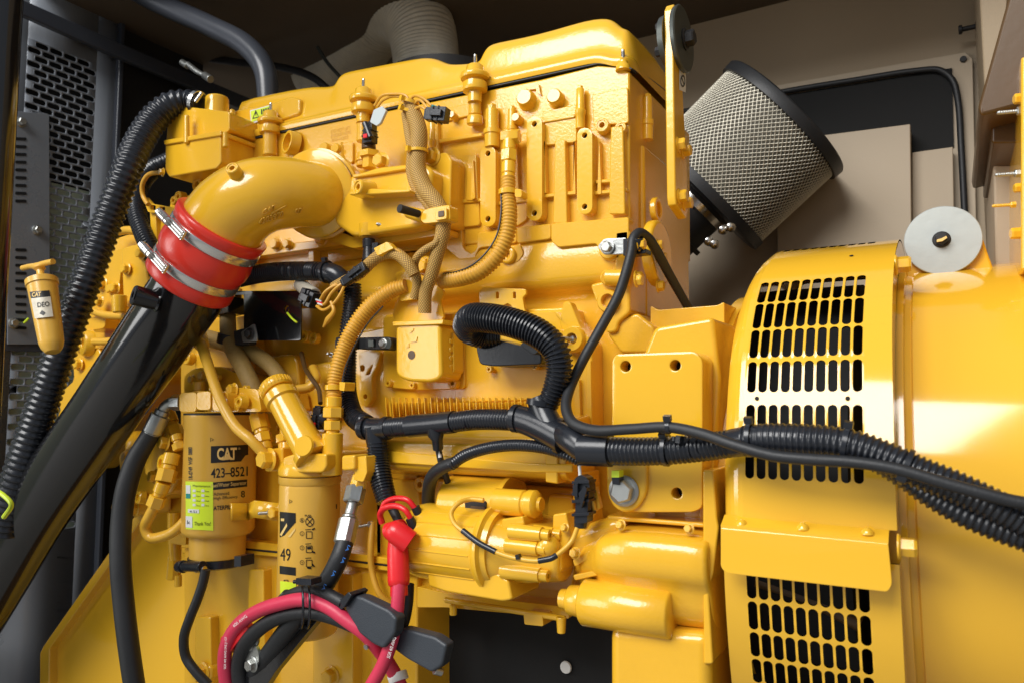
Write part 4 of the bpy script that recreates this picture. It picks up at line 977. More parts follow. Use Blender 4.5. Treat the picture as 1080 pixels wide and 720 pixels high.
b=MB(); pipe(b,[(203,350,-.08,5),(207,352,-.115,5.5),(212,362,-.15,5.5),(222,392,-.175,5.5),(234,425,-.19,5.5),(249,450,-.19,5.5),(265,464,-.185,5.5),(280,480,-.17,5.5)],14); b.cyl(P(208,349,-.12),P(213,364,-.15),.016,.014,16); b.build('fuel_pipe','yellow_dull',F2)
# elbow and steel hose end
kk=sc(378,490,-.15)
b=MB(); b.prism([(370,482),(386,480),(387,498),(383,508),(373,506),(374,497),(370,496)],-.168,-.14,rnd=2); b.cyl(P(380,500,-.155),P(377,514,-.157),8*kk,9*kk,6); b.build('elbow_fitting','yellow_paint',H2,bevel=.002)
HO=thing('fuel_hose','black rubber hose with crimped steel end hanging in front of the narrower filter','hose',P(300,720,-.2))
d0=P(376,513,-.157); d1=P(362,575,-.20)
fitting('steel_ferrule','zinc',HO,d0,d1,((0,.28,10.5*kk,6),(.28,.50,6*kk,20),(.50,.56,8*kk,20),(.56,.97,10.5*kk,12),(.97,1.0,9*kk,20)))
b=MB(); pipe(b,[(364,570,-.197,9.5),(358,588,-.208,10),(346,611,-.213,10),(328,634,-.213,10),(308,657,-.21,10),(287,685,-.20,10),(255,730,-.18,10)],18); HB=b.build('hose_body','black_rubber',HO)
b=MB()
for q in ((368,577),(363,590),(353,604),(343,618)):
    hh=hit_plane(-.232); write(b,'AI',(q[0]-4,q[1]+3),(3,-6),(2.5,1.4),hh,0)
b.build('printing','blue_ink',HB)
# =================================================================== HOSES AND WIRING
def T1(name,m,parent,pts,seg=14,**k):
    b=MB(); pipe(b,pts,seg,**k); return b.build(name,m,parent)
def C1(name,m,parent,pts,pitch,seg=20,**k):
    b=MB(); corr(b,pts,pitch,seg,**k); return b.build(name,m,parent,sharp=60)
def solo(o,label,cat,group=None): return tag(o,label,cat,group)
def ztie(parent,p,axis,r,head=(0,-1,0),m='black_plastic'):
    """cable tie: band plus square head"""
    ax=Vector(axis).normalized(); b=MB(); b.lathe(Vector(p)-ax*.0025,ax,[(0,r*.9),(0,r*1.05),(.005,r*1.05),(.005,r*.9)],24)
    h=Vector(head).normalized(); h=(h-ax*h.dot(ax)).normalized(); w=ax.cross(h); c=Vector(p)+h*r*1.02
    pts=[c+ax*sx*.0045+w*sy*.0035 for sx,sy in ((-1,-1),(1,-1),(1,1),(-1,1))]; b.prismw(pts,h*.007); return b.build('cable_tie',m,parent)
# ---- black coolant pipe with red silicone coupling
CP=thing('coolant_pipe','wide gloss black pipe running from the red coupling down to the lower left corner','pipe',P(20,700,-.2))
b=MB(); pts=[(206,290,-.205,38),(198,308,-.205,38.5),(172,345,-.205,37.5),(110,435,-.2,34.5),(40,535,-.195,33.5),(0,600,-.19,33.5),(-60,700,-.185,33)]
pipe(b,pts,56); PB=b.build('pipe_body','black_gloss',CP)
p0=P(33,543,-.195); d_=(P(28,550,-.195)-P(60,505,-.195)).normalized(); b=MB(); b.lathe(p0,d_,[(0,33*sc(33,543,-.195)),(0,34.6*sc(33,543,-.195)),(.003,34.6*sc(33,543,-.195)),(.003,33*sc(33,543,-.195))],50); b.build('weld_seam','black_gloss',PB)
k=sc(150,310,-.25); a=P(166,318,-.262); e=P(140,311,-.300); ax=(e-a)
b=MB(); b.lathe(a,ax,[(0,0),(0,12*k),(.003,10*k),(ax.length*.95,10.2*k),(ax.length,9.2*k),(ax.length,3.6*k),(ax.length*.3,3.2*k),(ax.length*.3,0)],28); b.build('pipe_boss','black_gloss',PB)
RC_=thing('hose_coupling','bulging red silicone coupling clamped between the yellow elbow and the black pipe','coupling',P(215,275,-.2))
a=P(236,236,-.2); e=P(199,299,-.205); ax=e-a; L=ax.length; k=sc(213,270,-.2)
b=MB(); b.lathe(a,ax,[(0,41*k),(0,47*k),(.002,48.5*k),(L*.10,48*k),(L*.16,45.8*k),(L*.28,45.8*k),(L*.34,46.5*k),(L*.45,48.3*k),(L*.56,47.8*k),(L*.64,45.5*k),(L*.68,44.3*k),(L*.80,44.3*k),(L*.84,46*k),(L*.97,46.5*k),(L,45*k),(L,38*k)],72)
CB=b.build('rubber_sleeve','red_silicone',RC_,sharp=70)
for f,r in ((.22,46.0),(.74,44.5)):
    c=a+ax*f; n=ax.normalized(); b=MB(); b.lathe(c-n*.008,n,[(0,r*k*.99),(0,r*k+.0022),(.0015,r*k+.0028),(.0145,r*k+.0028),(.016,r*k+.0022),(.016,r*k*.99)],72); CL=b.build('hose_clamp','bright_steel',RC_,sharp=40)
    # screw housing on the left-front of the clamp
    lft=(-RT*.42-FW*.9+UP*.1); lft=(lft-n*lft.dot(n)).normalized(); tg=n.cross(lft).normalized()
    if tg.dot(RT)>0: tg=-tg
    q=c+lft*(r*k+.005)
    b=MB(); w=n*.0085; 
    b.prismw([q-tg*.028-w,q+tg*.016-w,q+tg*.016+w,q-tg*.028+w],lft*.005)
    for s in (-1,0,1): b.cyl(q-tg*.026+n*s*.0055+lft*.005,q+tg*.014+n*s*.0055+lft*.005,.0026,None,10)
    b.build('clamp_bridge','bright_steel',CL,bevel=.0006,segs=1)
    b=MB(); s0=q+tg*.012+lft*.007; prr=[(0,0),(0,.0078),(.006,.0078),(.006,.0055)]
    for i in range(5): prr+=[(.008+i*.004,.0055),(.009+i*.004,.0082),(.011+i*.004,.0082),(.012+i*.004,.0055)]
    prr+=[(.029,.0068),(.036,.0068),(.037,.0055),(.037,.003),(.034,.003),(.034,0)]
    b.lathe(s0,tg,prr,18); b.build('clamp_screw','bright_steel',CL)
# ---- breather hose (big corrugated, left)
HS=thing('breather_hose','large black corrugated hose arching from the breather box down the left side','hose',P(5,560,-.25))
C1('hose_body','black_plastic',HS,[(211,110,-.05,11.5),(198,107,-.06,12),(182,110,-.08,14.0),(166,122,-.10,14.8),(148,148,-.13,15.2),(133,182,-.16,15.2),(113,235,-.18,15.5),(90,300,-.21,15.8),(66,365,-.23,16),(42,435,-.24,16.3),(20,500,-.25,16.5),(4,560,-.25,16.5)],.0135,28,deep=.87)
b=MB(); k=sc(208,108,-.05); n=(P(213,111,-.05)-P(200,107,-.06)).normalized(); b.lathe(P(206,108.5,-.054),n,[(0,11*k),(0,13.2*k),(.008,13.2*k),(.008,11*k)],32); CL=b.build('hose_clamp','steel',HS)
b=MB(); b.cyl(P(206,108,-.076),P(213,98,-.07),.004); b.build('clamp_screw','steel',CL)
# ---- smaller corrugated hoses on the left
o=C1('vent_hose','black_plastic',None,[(160,300,-.04,9),(165,290,-.05,9.5),(162,270,-.06,10),(152,248,-.06,10),(144,222,-.05,10),(146,198,-.02,10),(160,180,.02,10),(180,170,.06,10)],.0075,20); solo(o,'thin black corrugated hose looping behind the big hose beside the red coupling','hose')
# =================================================================== BLACK WIRING LOOM
WH=thing('wiring_loom','long black corrugated wiring loom with moulded tees crossing the engine and the alternator guard','wiring loom',P(640,480,-.16))
PL='black_plastic'
b=MB(); pipe(b,[(383,451,-.125,11.5),(400,452,-.13,11.5),(411,451,-.132,11.5)],20,smooth=False); pipe(b,[(396,450,-.13,12),(397,462,-.13,11.5),(398,470,-.13,10.5)],18,smooth=False)
for x,y,r in ((386,451,12.4),(408,451,12.4)):
    kk=sc(x,y,-.13); b.lathe(P(x,y,-.13),(1,0,.02),[(-.004,0),(-.004,r*kk),(.004,r*kk),(.004,0)],24)
b.build('moulded_tee',PL,WH)
C1('corrugated_sleeve',PL,WH,[(408,451,-.132,10.6),(420,450,-.133,10.6),(436,449,-.135,10.6)],.0052,22)
b=MB(); pipe(b,[(432,449,-.135,11.8),(455,447,-.137,11.8),(479,444.5,-.14,11.8)],22,smooth=False); pipe(b,[(458,447,-.14,9),(460,458,-.14,9),(461,463,-.138,6),(462,473,-.132,5.5)],16,smooth=False)
b.build('moulded_tee',PL,WH)
C1('corrugated_sleeve',PL,WH,[(477,445,-.14,10.8),(498,442.5,-.142,11),(522,442,-.146,11.2),(548,443,-.15,11.4)],.0052,22)
b=MB(); pipe(b,[(542,440,-.15,14),(560,445,-.152,15),(578,453,-.156,16),(596,463,-.162,16)],22); pipe(b,[(568,420,-.15,12.5),(574,436,-.152,13.5),(582,452,-.157,14)],20); 
for (x,y,r,d) in ((545,441,15,(1,0,-.05)),(570,424,15,(.15,0,1)),(594,462,18,(1,0,-.35)),(588,457,17.5,(1,0,-.4))):
    kk=sc(x,y,-.153); b.lathe(P(x,y,-.153),d,[(-.004,0),(-.004,r*kk),(.0035,r*kk),(.0035,0)],26)
b.build('moulded_tee',PL,WH)
b=MB(); pipe(b,[(590,456,-.158,13),(604,464,-.175,15),(618,473,-.18,15),(632,476,-.18,15),(641,475,-.18,15.5)],22); kk=sc(630,475,-.18); b.lathe(P(622,474,-.18),(1,0,-.0),[(-.012,0),(-.012,17*kk),(.030,17*kk),(.030,0)],30); b.build('taped_joint',PL,WH)
C1('corrugated_sleeve',PL,WH,[(640,475,-.18,15),(668,475.5,-.185,15),(700,475,-.188,15),(735,472,-.19,14.8),(765,468,-.198,14.8),(790,465,-.205,14.8)],.0058,26)
b=MB(); pipe(b,[(772,467,-.200,15),(800,463,-.208,16),(840,464,-.212,16.5),(885,467,-.212,16.5)],24); 
b.build('taped_section',PL,WH)
C1('corrugated_sleeve',PL,WH,[(786,465,-.206,16.8),(812,463,-.210,17.3),(850,464,-.214,17.3),(880,466,-.216,17.3),(905,471,-.216,17.5),(935,482,-.216,17.5),(965,496,-.216,18),(1005,512,-.214,18),(1050,533,-.21,18),(1110,565,-.20,18),(1300,700,-.17,18)],.0062,26)
C1('corrugated_sleeve',PL,WH,[(880,473,-.205,13),(920,482,-.20,14),(955,501,-.198,15),(985,521,-.196,16),(1020,540,-.196,17),(1060,556,-.194,18),(1110,576,-.19,18),(1290,710,-.15,18)],.0062,22)
C1('corrugated_sleeve',PL,WH,[(372,300,-.075,9),(372,318,-.075,10),(368,350,-.08,10),(366,385,-.085,10),(366,415,-.095,10.5),(373,438,-.11,11),(386,448,-.122,11.5)],.0055,20)
C1('corrugated_sleeve',PL,WH,[(232,300,-.10,9),(250,294,-.105,10),(280,288,-.105,10.2),(315,286,-.105,10.2),(345,288,-.10,10.2),(362,297,-.09,10)],.0055,20)
b=MB(); pipe(b,[(340,286,-.10,10.5),(356,291,-.098,10.5),(366,304,-.088,10)],16); b.build('moulded_elbow',PL,WH)
C1('corrugated_sleeve',PL,WH,[(398,466,-.13,11.5),(399,485,-.13,12),(402,505,-.135,12),(408,528,-.14,11)],.0052,22)
C1('corrugated_sleeve',PL,WH,[(528,352,-.075,14),(508,352,-.09,15.5),(494,346,-.115,15.5),(497,336,-.14,15.5),(518,336,-.155,16),(545,342,-.16,16),(570,353,-.16,16),(586,369,-.158,15.5),(590,390,-.155,14.5),(584,412,-.152,12.5),(577,428,-.15,11.5)],.0056,28,deep=.84)
b=MB(); b.prism([(500,352),(516,356),(556,366),(571,373),(571,384),(520,386),(506,384),(503,372)],-.085,-.03,rnd=4); b.build('moulded_boot',PL,WH,bevel=.006,segs=4)
b=MB(); b.prism([(556,356),(572,368),(563,374),(548,364)],-.10,-.05,rnd=2); b.build('boot_cap','grey_plastic',WH,bevel=.002)
C1('corrugated_sleeve',PL,WH,[(476,490,-.155,6),(490,480,-.155,6.5),(515,472,-.155,6.5),(545,469,-.155,6.5),(575,472,-.155,6.5),(597,479,-.155,6.5),(612,486,-.15,6)],.0042,16)
T1('loom_branch','black_rubber',WH,[(452,540,-.10,7),(452,518,-.12,7),(456,502,-.14,7),(466,493,-.15,7),(480,487,-.155,6.5)],14)
T1('loom_branch','black_rubber',WH,[(462,472,-.13,3.5),(466,490,-.125,3.5),(473,510,-.11,3.5),(477,524,-.09,3.5)],10)
T1('branch_lead','label_white',WH,[(462,470,-.131,2.2),(464,482,-.13,2.2)],8)
# hanging sensor connector
b=MB(); b.prism([(606,504),(612,500),(619,503),(622,512),(620,530),(619,551),(606,552),(607,530),(604,516)],-.165,-.145,rnd=2); b.prism([(604,511),(609,509),(609,524),(604,522)],-.172,-.15); b.cyl(P(612,556,-.155),P(613,540,-.155),.0085,.010,16)
for yy in (507,519,527,541): b.prism([(603,yy),(621,yy-1),(621,yy+2),(603,yy+3)],-.169,-.145)
b.prism([(610,520),(616,512),(619,515),(613,536)],-.175,-.16,rnd=1); CN=b.build('plug_connector','black_plastic',WH,bevel=.0012)
T1('lead','label_white',WH,[(611,490,-.152,1.8),(612,503,-.155,1.8)],8)
b=MB(); pipe(b,[(621,520,-.15,3),(626,535,-.145,3),(622,546,-.14,3),(616,556,-.14,3)],10); b.prism([(621,515),(628,513),(633,535),(625,540)],-.14,-.13); b.build('wire_loop','yellow_dull',WH)
for x,y,v,r,ax,hd in ((703,474,-.189,16.5,(1,0,.0),(0,-.6,.8)),(791,463,-.208,18,(1,0,0),(0,-.3,.95)),(892,468,-.215,18.5,(1,0,-.2),(0,-.3,.95)),(345,287,-.1,11.5,(1,0,-.1),(0,-.4,.9)),(956,492,-.216,19,(1,0,-.4),(0,-.8,-.4))):
    ztie(WH,P(x,y,v),ax,r*sc(x,y,v),hd)
# ---- thin black cable with clip
TC=thing('thin_cable','thin smooth black cable looped over a zinc clip and run along the loom','cable',P(640,460,-.2))
T1('cable_body','black_rubber',TC,[(735,340,.09,4.5),(722,318,.06,4.5),(705,288,.02,5),(692,264,-.02,5.2),(683,251,-.045,5.5),(674,246,-.065,5.5),(668,252,-.075,5.5),(666,265,-.08,5.5),(661,285,-.085,5.5),(652,312,-.09,5.5),(633,347,-.10,5.5),(612,385,-.125,5.5),(600,412,-.15,5.5),(597,430,-.17,5.8),(604,445,-.185,5.8),(625,453,-.195,5.8),(665,452,-.205,5.8),(705,450,-.213,5.8),(740,457,-.222,6),(775,469,-.232,6),(815,480,-.236,6.2),(855,484,-.237,6.3),(900,487,-.237,6.4),(945,494,-.238,6.5),(1000,510,-.238,6.8),(1060,526,-.236,7),(1110,538,-.232,7),(1300,640,-.2,7)],16)
b=MB(); b.plate(rpoly([(637,252),(660,251),(660,268),(637,269),(630,260)],[3,1,1,3,3]),[],-.045,.003,bev=.0006); CPP=b.build('clip_plate','zinc',TC)
fit('bolt','hex','zinc',TC,P(641,261,-.047),(-.1,-1,0),.0085,.8)
b=MB(); b.prism([(657,252),(667,251),(667,254),(672,262),(681,262),(681,267),(657,270)],-.068,-.045,rnd=1); b.lathe(P(671,257,-.068),(.2,-.3,1),[(-.008,0),(-.008,.0125),(.008,.0125),(.008,0)],20); b.prism([(659,254),(665,253),(665,266),(659,267)],-.078,-.06); b.build('rubber_clip','black_plastic',TC,bevel=.001)
ztie(TC,P(705,450,-.213),(1,0,.0),5.8*sc(705,450,-.21)*1.15,(0,-.3,.9)); ztie(TC,P(712,462,-.205),(.1,0,1),.004,(1,-.5,0))
# ---- yellow conduits
YCN=thing('yellow_conduit','yellow painted corrugated conduit sweeping in a J below the two-hole straps','conduit',P(470,300,-.06))
C1('conduit_body','amber_conduit',YCN,[(536,188,-.045,7.8),(536,205,-.05,8),(537,225,-.055,8.8),(534,250,-.06,9.2),(524,270,-.065,9.4),(506,286,-.07,9.4),(486,293,-.07,9.4),(466,296,-.065,9)],.0058,20,deep=.84)
T1('split_line','ink',YCN,[(528.5,200,-.058,1.0),(528.5,225,-.067,1.0),(524,248,-.073,1.0),(514,265,-.078,1.0),(499,279,-.082,1.0),(482,286.5,-.081,1.0),(468,289,-.076,1.0)],6)
kk=sc(536,165,-.04)
fitting('conduit_fitting','yellow_paint',YCN,P(536,189,-.045),P(537,148,-.035),((0,.12,7*kk,20),(.12,.42,7.5*kk,16),(.42,.72,9*kk,6),(.72,1.0,7*kk,20)))
b=MB(); kk=sc(540,145,-.03); b.cyl(P(530,146,-.035),P(548,144,-.03),9*kk,8*kk,6); b.build('elbow_fitting','yellow_paint',YCN)
b=MB(); b.lathe(P(536,203,-.05),VZ,[(-.004,0),(-.004,10*kk),(.004,10*kk),(.004,0)],24); b.prism([(543,199),(550,200),(550,208),(543,208)],-.06,-.04,rnd=2); b.build('conduit_tie','yellow_paint',YCN)
YC2=thing('yellow_conduit','yellow painted corrugated conduit curving down left of the control module to a hex fitting','conduit',P(352,445,-.13))
C1('conduit_body','amber_conduit',YC2,[(428,301,-.085,7),(414,306,-.09,8.5),(396,318,-.10,9),(380,336,-.11,9.2),(366,360,-.12,9),(357,385,-.13,8.8),(353,405,-.135,8.3),(352,420,-.14,8)],.0055,20,deep=.84)
T1('split_line','ink',YC2,[(404,323,-.118,.9),(388,341,-.128,.9),(374,365,-.137,.9),(364,388,-.145,.9),(360,408,-.15,.9)],6)
b=MB(); b.lathe(P(352.5,408,-.138),VZ,[(-.004,0),(-.004,.0155),(.004,.0155),(.004,0)],20); b.prism([(358,402),(364,403),(363,412),(358,411)],-.155,-.13,rnd=1); b.build('conduit_tie','yellow_paint',YC2)
# ---- braided harness
BHN=thing('braided_harness','tan braided wiring harness dropping from the black plug at the head to the control module','wiring harness',P(447,315,-.1))
BR_='braided_sleeve'
T1('braided_sleeve',BR_,BHN,[(432,110,-.07,7),(437,122,-.075,8.5),(442,140,-.08,9),(441,158,-.085,9),(440,178,-.09,9),(447,198,-.095,9),(459,213,-.10,9),(467,228,-.10,8.5),(467,245,-.10,8),(461,268,-.10,7.5),(455,290,-.098,7),(449,308,-.095,7),(448,330,-.09,7)],18)
T1('braided_sleeve',BR_,BHN,[(427,120,-.068,4),(431,140,-.078,5),(434,160,-.085,5),(433,180,-.09,5),(438,198,-.094,5),(448,212,-.095,5),(458,226,-.096,5),(461,236,-.10,5)],14)
T1('braided_sleeve',BR_,BHN,[(464,244,-.105,4),(460,256,-.11,4),(449,263,-.115,4),(441,270,-.118,4.2),(437,280,-.11,4.5),(440,298,-.10,5),(437,315,-.095,5)],14)
T1('braided_sleeve',BR_,BHN,[(437,290,-.12,6),(430,278,-.125,6.5),(418,268,-.125,6.5),(404,268,-.12,6.5),(392,276,-.118,6.5),(380,288,-.115,6.2),(365,296,-.112,6),(352,303,-.11,5.5)],14)
for pts in ([(430,112,-.075,1.5),(425,104,-.075,1.5),(414,102,-.075,1.5),(404,106,-.078,1.5),(398,113,-.08,1.5)],[(433,112,-.075,1.5),(429,102,-.078,1.5),(415,99.5,-.078,1.5),(402,102,-.08,1.5),(395,112,-.08,1.5)],[(432,110,-.07,1.5),(436,102,-.075,1.5),(446,104,-.078,1.5),(455,112,-.08,1.5)],[(435,112,-.078,1.5),(442,106,-.08,1.5),(450,113,-.084,1.5),(456,120,-.084,1.5)],[(436,116,-.08,1.5),(444,113,-.084,1.5),(453,120,-.085,1.5)],
  [(432,284,-.12,1.2),(424,268,-.13,1.2),(414,262,-.135,1.2),(404,262,-.135,1.2)],
  [(362,298,-.11,1.6),(354,300,-.12,1.6),(347,305,-.125,1.6),(341,313,-.125,1.6),(336,320,-.12,1.6)],[(366,296,-.12,1.6),(357,302,-.128,1.6),(349,310,-.13,1.6),(343,320,-.13,1.6),(337,322,-.12,1.6)],[(360,300,-.115,1.6),(350,303,-.125,1.6),(343,308,-.13,1.6),(338,316,-.125,1.6)],[(364,300,-.12,1.6),(358,312,-.13,1.6),(350,322,-.13,1.6),(341,327,-.125,1.6),(334,323,-.12,1.6)],
  [(349,318,-.13,1.6),(352,328,-.13,2.2),(346,337,-.13,3.2),(341,345,-.128,1.0)]): T1('loose_wire','amber_conduit',BHN,pts,8)
for pts in ([(395,106,-.084,1.8),(394,116,-.084,1.8)],[(388,284,-.118,2.2),(378,289,-.115,2.2)]): pass
b=MB(); b.prism([(394,116),(403,112),(407,117),(401,130),(397,133),(390,129)],-.086,-.080,rnd=1); b.build('clear_tag','clear_plastic',BHN,bevel=.0008)
def conn(px,py,v,d,L,w,parent,m='black_plastic',tip=None):
    p=P(px,py,v); d=Vector(d).normalized(); u=d.orthogonal().normalized(); u=(NY-d*NY.dot(d)).normalized(); s=d.cross(u); b=MB()
    def blk(a,e,wd,ht,oz=0):
        q=p+d*a+u*oz; b.prismw([q-s*wd-u*ht,q+s*wd-u*ht,q+s*wd+u*ht,q-s*wd+u*ht],d*(e-a))
    blk(0,L*.5,w,w*.8); blk(L*.5,L*.92,w*.88,w*.7); blk(L*.92,L,w*.7,w*.55); blk(L*.12,L*.62,w*.45,w*.3,w*1.0); blk(L*.3,L*.36,w*1.12,w*.92); blk(L*.55,L*.6,w*1.08,w*.88)
    o=b.build('plug_connector',m,parent,bevel=.0008,segs=2)
    if tip:
        b=MB(); q=p+d*L*.15+u*w*1.3+s*w*.3; b.prismw([q-s*w*.4,q+s*w*.4,q+s*w*.4+d*w*.6,q-s*w*.4+d*w*.6],u*w*.3); b.build('lock_tab',tip,o)
    return o
conn(390,152,-.065,(.02,0,1),.040,.011,BHN,tip='red_boot'); 
b=MB(); b.cyl(P(391,146,-.075),P(385,130,-.075),.006); b.build('plug_barrel','black_plastic',BHN)
conn(472,122,-.085,(-1,-.15,.18),.042,.012,BHN); 
for q in ((455,116,2),(456,120,2),(457,113,1.6)): T1('seal_plug','teal',BHN,[(q[0]-1,q[1]-1,-.088,q[2]),(q[0]+4,q[1]+1,-.088,q[2])],8,smooth=False)
for x,y,v,r,ax in ((433,108,-.075,9,(.3,0,1)),(441,160,-.086,10.5,(0,0,1)),(432,118,-.074,9,(.4,0,1))): ztie(BHN,P(x,y,v),ax,r*sc(x,y,v),(-.3,-1,0),'yellow_paint')
b=MB(); b.prism([(446,222),(456,219),(474,216),(475,232),(458,235),(447,236),(443,232)],-.118,-.095,rnd=3); b.cyl(P(430,224,-.10),P(448,229,-.10),.010,.012,16); b.prism([(459,222),(471,219),(471,231),(459,233)],-.124,-.11,rnd=2); b.build('harness_clip','yellow_paint',BHN,bevel=.0012)
b=MB(); b.plate(rpoly([(462,223),(468,222),(468,228),(462,229)],1),[],-.1255,.001,bev=.0003); b.build('clip_slot','brown_panel',BHN)
b=MB(); b.prism([(394,262),(408,255),(415,262),(398,270)],-.140,-.125,rnd=1); b.build('wire_tag','yellow_paint',BHN,bevel=.001)
conn(386,281,-.128,(-1,-.1,-.55),.055,.0085,BHN); 
conn(333,318,-.118,(-1,0,.5),.036,.014,BHN)
b=MB(); b.cyl(P(331,312,-.11),P(316,300,-.09),.0145,.012,20); b.build('plug_barrel','foil_duct',BHN)
for q,m in (((336,319),'red_boot'),((337,321),'label_white'),((335,317),'clear_plastic')): T1('loose_wire',m,BHN,[(q[0]-2,q[1]-1,-.13,1),(q[0]+4,q[1]+1,-.128,1)],6,smooth=False)
conn(353,420,-.11,(-.1,0,-1),.001,.001,BHN) if False else None
# small plug with red tab by the conduit
PG=thing('sensor_plug','small black sensor plug with a red locking tab low between filler tube and conduit','plug',P(335,460,-.12))
conn(335,452,-.125,(.1,0,1),.040,.010,PG,tip='red_boot'); T1('lead','brown_panel',PG,[(338,425,-.12,2.5),(336,410,-.10,2.5),(328,398,-.09,2.5),(322,388,-.07,2.5),(318,372,-.05,2.5)],8); 
b=MB(); b.cyl(P(345,445,-.12),P(340,440,-.12),.012,.014,16); b.build('plug_barrel','black_plastic',PG)
# ---- battery cables
def boot_label(b,pts,s,v,up): 
    for (x0,y0),(ux,uy) in pts: write(b,s,(x0,y0),(ux,uy),up,hit_plane(v),0)
RCB=thing('battery_cable','red battery cable with a moulded boot on the left end of the starter motor','cable',P(412,700,-.2))
T1('cable_body','crimson_cable',RCB,[(421,610,-.20,7.2),(420,630,-.205,7.2),(418,650,-.208,7.2),(413,675,-.21,7.2),(404,700,-.21,7.2),(392,722,-.21,7.2),(380,745,-.2,7.2)],22)
b=MB(); kk=sc(420,600,-.195)
pa=P(421,628,-.20); pb=P(419,560,-.185); d_=pb-pa; L=d_.length
b.lathe(pa,d_,[(0,0),(0,9.2*kk),(L*.15,9.2*kk),(L*.17,11*kk),(L*.25,11.6*kk),(L*.7,11.4*kk),(L*.9,9.6*kk),(L,8*kk),(L,0)],28); b.build('boot','red_boot',RCB,sharp=50)
b=MB(); b.lathe(P(421,563,-.20),(-.6,-.3,.45),[(-.02,0),(-.02,12*kk),(.006,12.5*kk),(.016,10*kk),(.021,5*kk),(.022,0)],28); b.lathe(P(408,560,-.19),(.9,0,.2),[(0,0),(.002,9*kk),(.02,10*kk),(.03,10*kk),(.03,0)],24); b.build('boot_cap','red_boot',RCB,sharp=50)
T1('red_lead','red_boot',RCB,[(403,551,-.17,3.4),(401,542,-.175,3.4),(406,535,-.18,3.4),(418,533,-.18,3.2),(428,538,-.18,3),(434,548,-.175,2.8)],12)
T1('red_lead','red_boot',RCB,[(402,540,-.165,3),(406,530,-.165,3),(418,525,-.165,3),(430,527,-.165,3),(438,536,-.16,3)],12)
T1('black_lead','black_rubber',RCB,[(438,534,-.16,4.8),(442,545,-.155,4.8),(440,560,-.15,4.6)],12); T1('black_lead','black_rubber',RCB,[(432,546,-.176,4.8),(437,558,-.17,4.8),(436,570,-.16,4)],12)
T1('black_lead','black_rubber',RCB,[(409,525,-.14,5.5),(415,538,-.15,5),(422,552,-.16,4.5)],12); T1('black_lead','black_rubber',RCB,[(430,615,-.16,7),(428,635,-.17,8),(424,655,-.175,8),(416,672,-.18,7)],14)
b=MB(); boot_label(b,[((411,694),(7,-22))],'SGR 4/0 AWG','x' and -.223,(-3.2,-1.5)); b.build('printing','label_white',RCB)
R2C=thing('battery_cable','red battery cable looped with a black one under a zip tie at the bottom','cable',P(300,720,-.22))
T1('cable_body','crimson_cable',R2C,[(243,760,-.20,7.3),(240,730,-.21,7.3),(237,700,-.22,7.3),(239,680,-.225,7.3),(250,660,-.225,7.3),(270,645,-.23,7.3),(295,636,-.235,7.3),(322,632,-.235,7.3),(345,639,-.23,7.3),(365,653,-.225,7.3),(385,668,-.215,7.3),(402,688,-.19,7.3),(415,708,-.17,7.3),(425,728,-.16,7.3)],22)
b=MB(); b.prism([(232,672),(254,654),(262,662),(240,690),(234,692)],-.225,-.21,rnd=2); b.build('cable_flag','red_boot',R2C,bevel=.003)
b=MB(); boot_label(b,[((239,705),(1,-34))],'SGR 4/0 AWG SAE J1127',-.244,(-3,0)); boot_label(b,[((247,661),(14,-11))],'600 AWG',-.244,(-2,-2.5)); b.build('printing','label_white',R2C)
b=MB(); b.lathe(P(421,718,-.165),(-.4,.1,.7),[(0,0),(0,.0150),(.012,.0150),(.012,0)],20); b.build('white_band','label_white',R2C)
K2=thing('jumper_lead','pair of dark grey moulded plug housings on looped black cables beneath the starter motor','plug lead',P(300,720,-.2))
T1('cable_body','black_rubber',K2,[(262,760,-.20,8),(254,725,-.205,8),(252,700,-.21,8),(258,680,-.215,8),(274,662,-.22,8),(298,649,-.225,7.5),(325,645,-.225,7.5),(350,650,-.22,7.5),(375,660,-.215,7.5)],20)
T1('cable_body','black_rubber',K2,[(300,628,-.215,4),(312,624,-.222,5.5),(328,622,-.225,6.5),(344,626,-.225,6.8),(362,635,-.222,7)],18)
b=MB(); b.cyl(P(285,640,-.2),P(303,627,-.212),.003,.0095,16); b.build('shrink_end','grey_steel',K2)
b=MB(); b.prism([(358,634),(367,624),(371,627),(362,641)],-.237,-.20,rnd=1); b.prism([(353,637),(360,630),(366,636),(358,645)],-.23,-.205,rnd=2); b.build('strain_relief','black_plastic',K2,bevel=.001)
b=MB(); b.prism([(363,641),(373,628),(381,629),(410,643),(418,652),(416,668),(404,684),(393,679),(378,667)],-.228,-.205,rnd=3); b.build('plug_housing','grey_plastic',K2,bevel=.006,segs=4)
b=MB(); b.prism([(412,668),(424,662),(458,671),(471,680),(466,702),(455,709),(428,694),(412,682)],-.200,-.178,rnd=3); b.build('plug_housing','grey_plastic',K2,bevel=.006,segs=4)
b=MB(); b.cyl(P(458,706,-.19),P(466,708,-.18),.006); b.lathe(P(387,681,-.215),(0,-1,-.3),[(0,0),(0,.004),(.003,.004),(.003,0)],12); b.build('contact','zinc',K2)
b=MB()
for dx in (0,7):
    pts=[P(317+dx+8*math.cos(t)*.3,638+25*math.sin(t),-.222-.030*math.cos(t)) for t in [i*2*math.pi/20 for i in range(20)]]
    for i in range(20):
        a=pts[i];e=pts[(i+1)%20]; b.face([a-VX*.002,a+VX*.002,e+VX*.002,e-VX*.002])
ZT=b.build('zip_tie','black_plastic',None); m_=ZT.modifiers.new('s','SOLIDIFY'); m_.thickness=.0015
solo(ZT,'doubled black zip tie binding the looped red and black cables','zip tie')
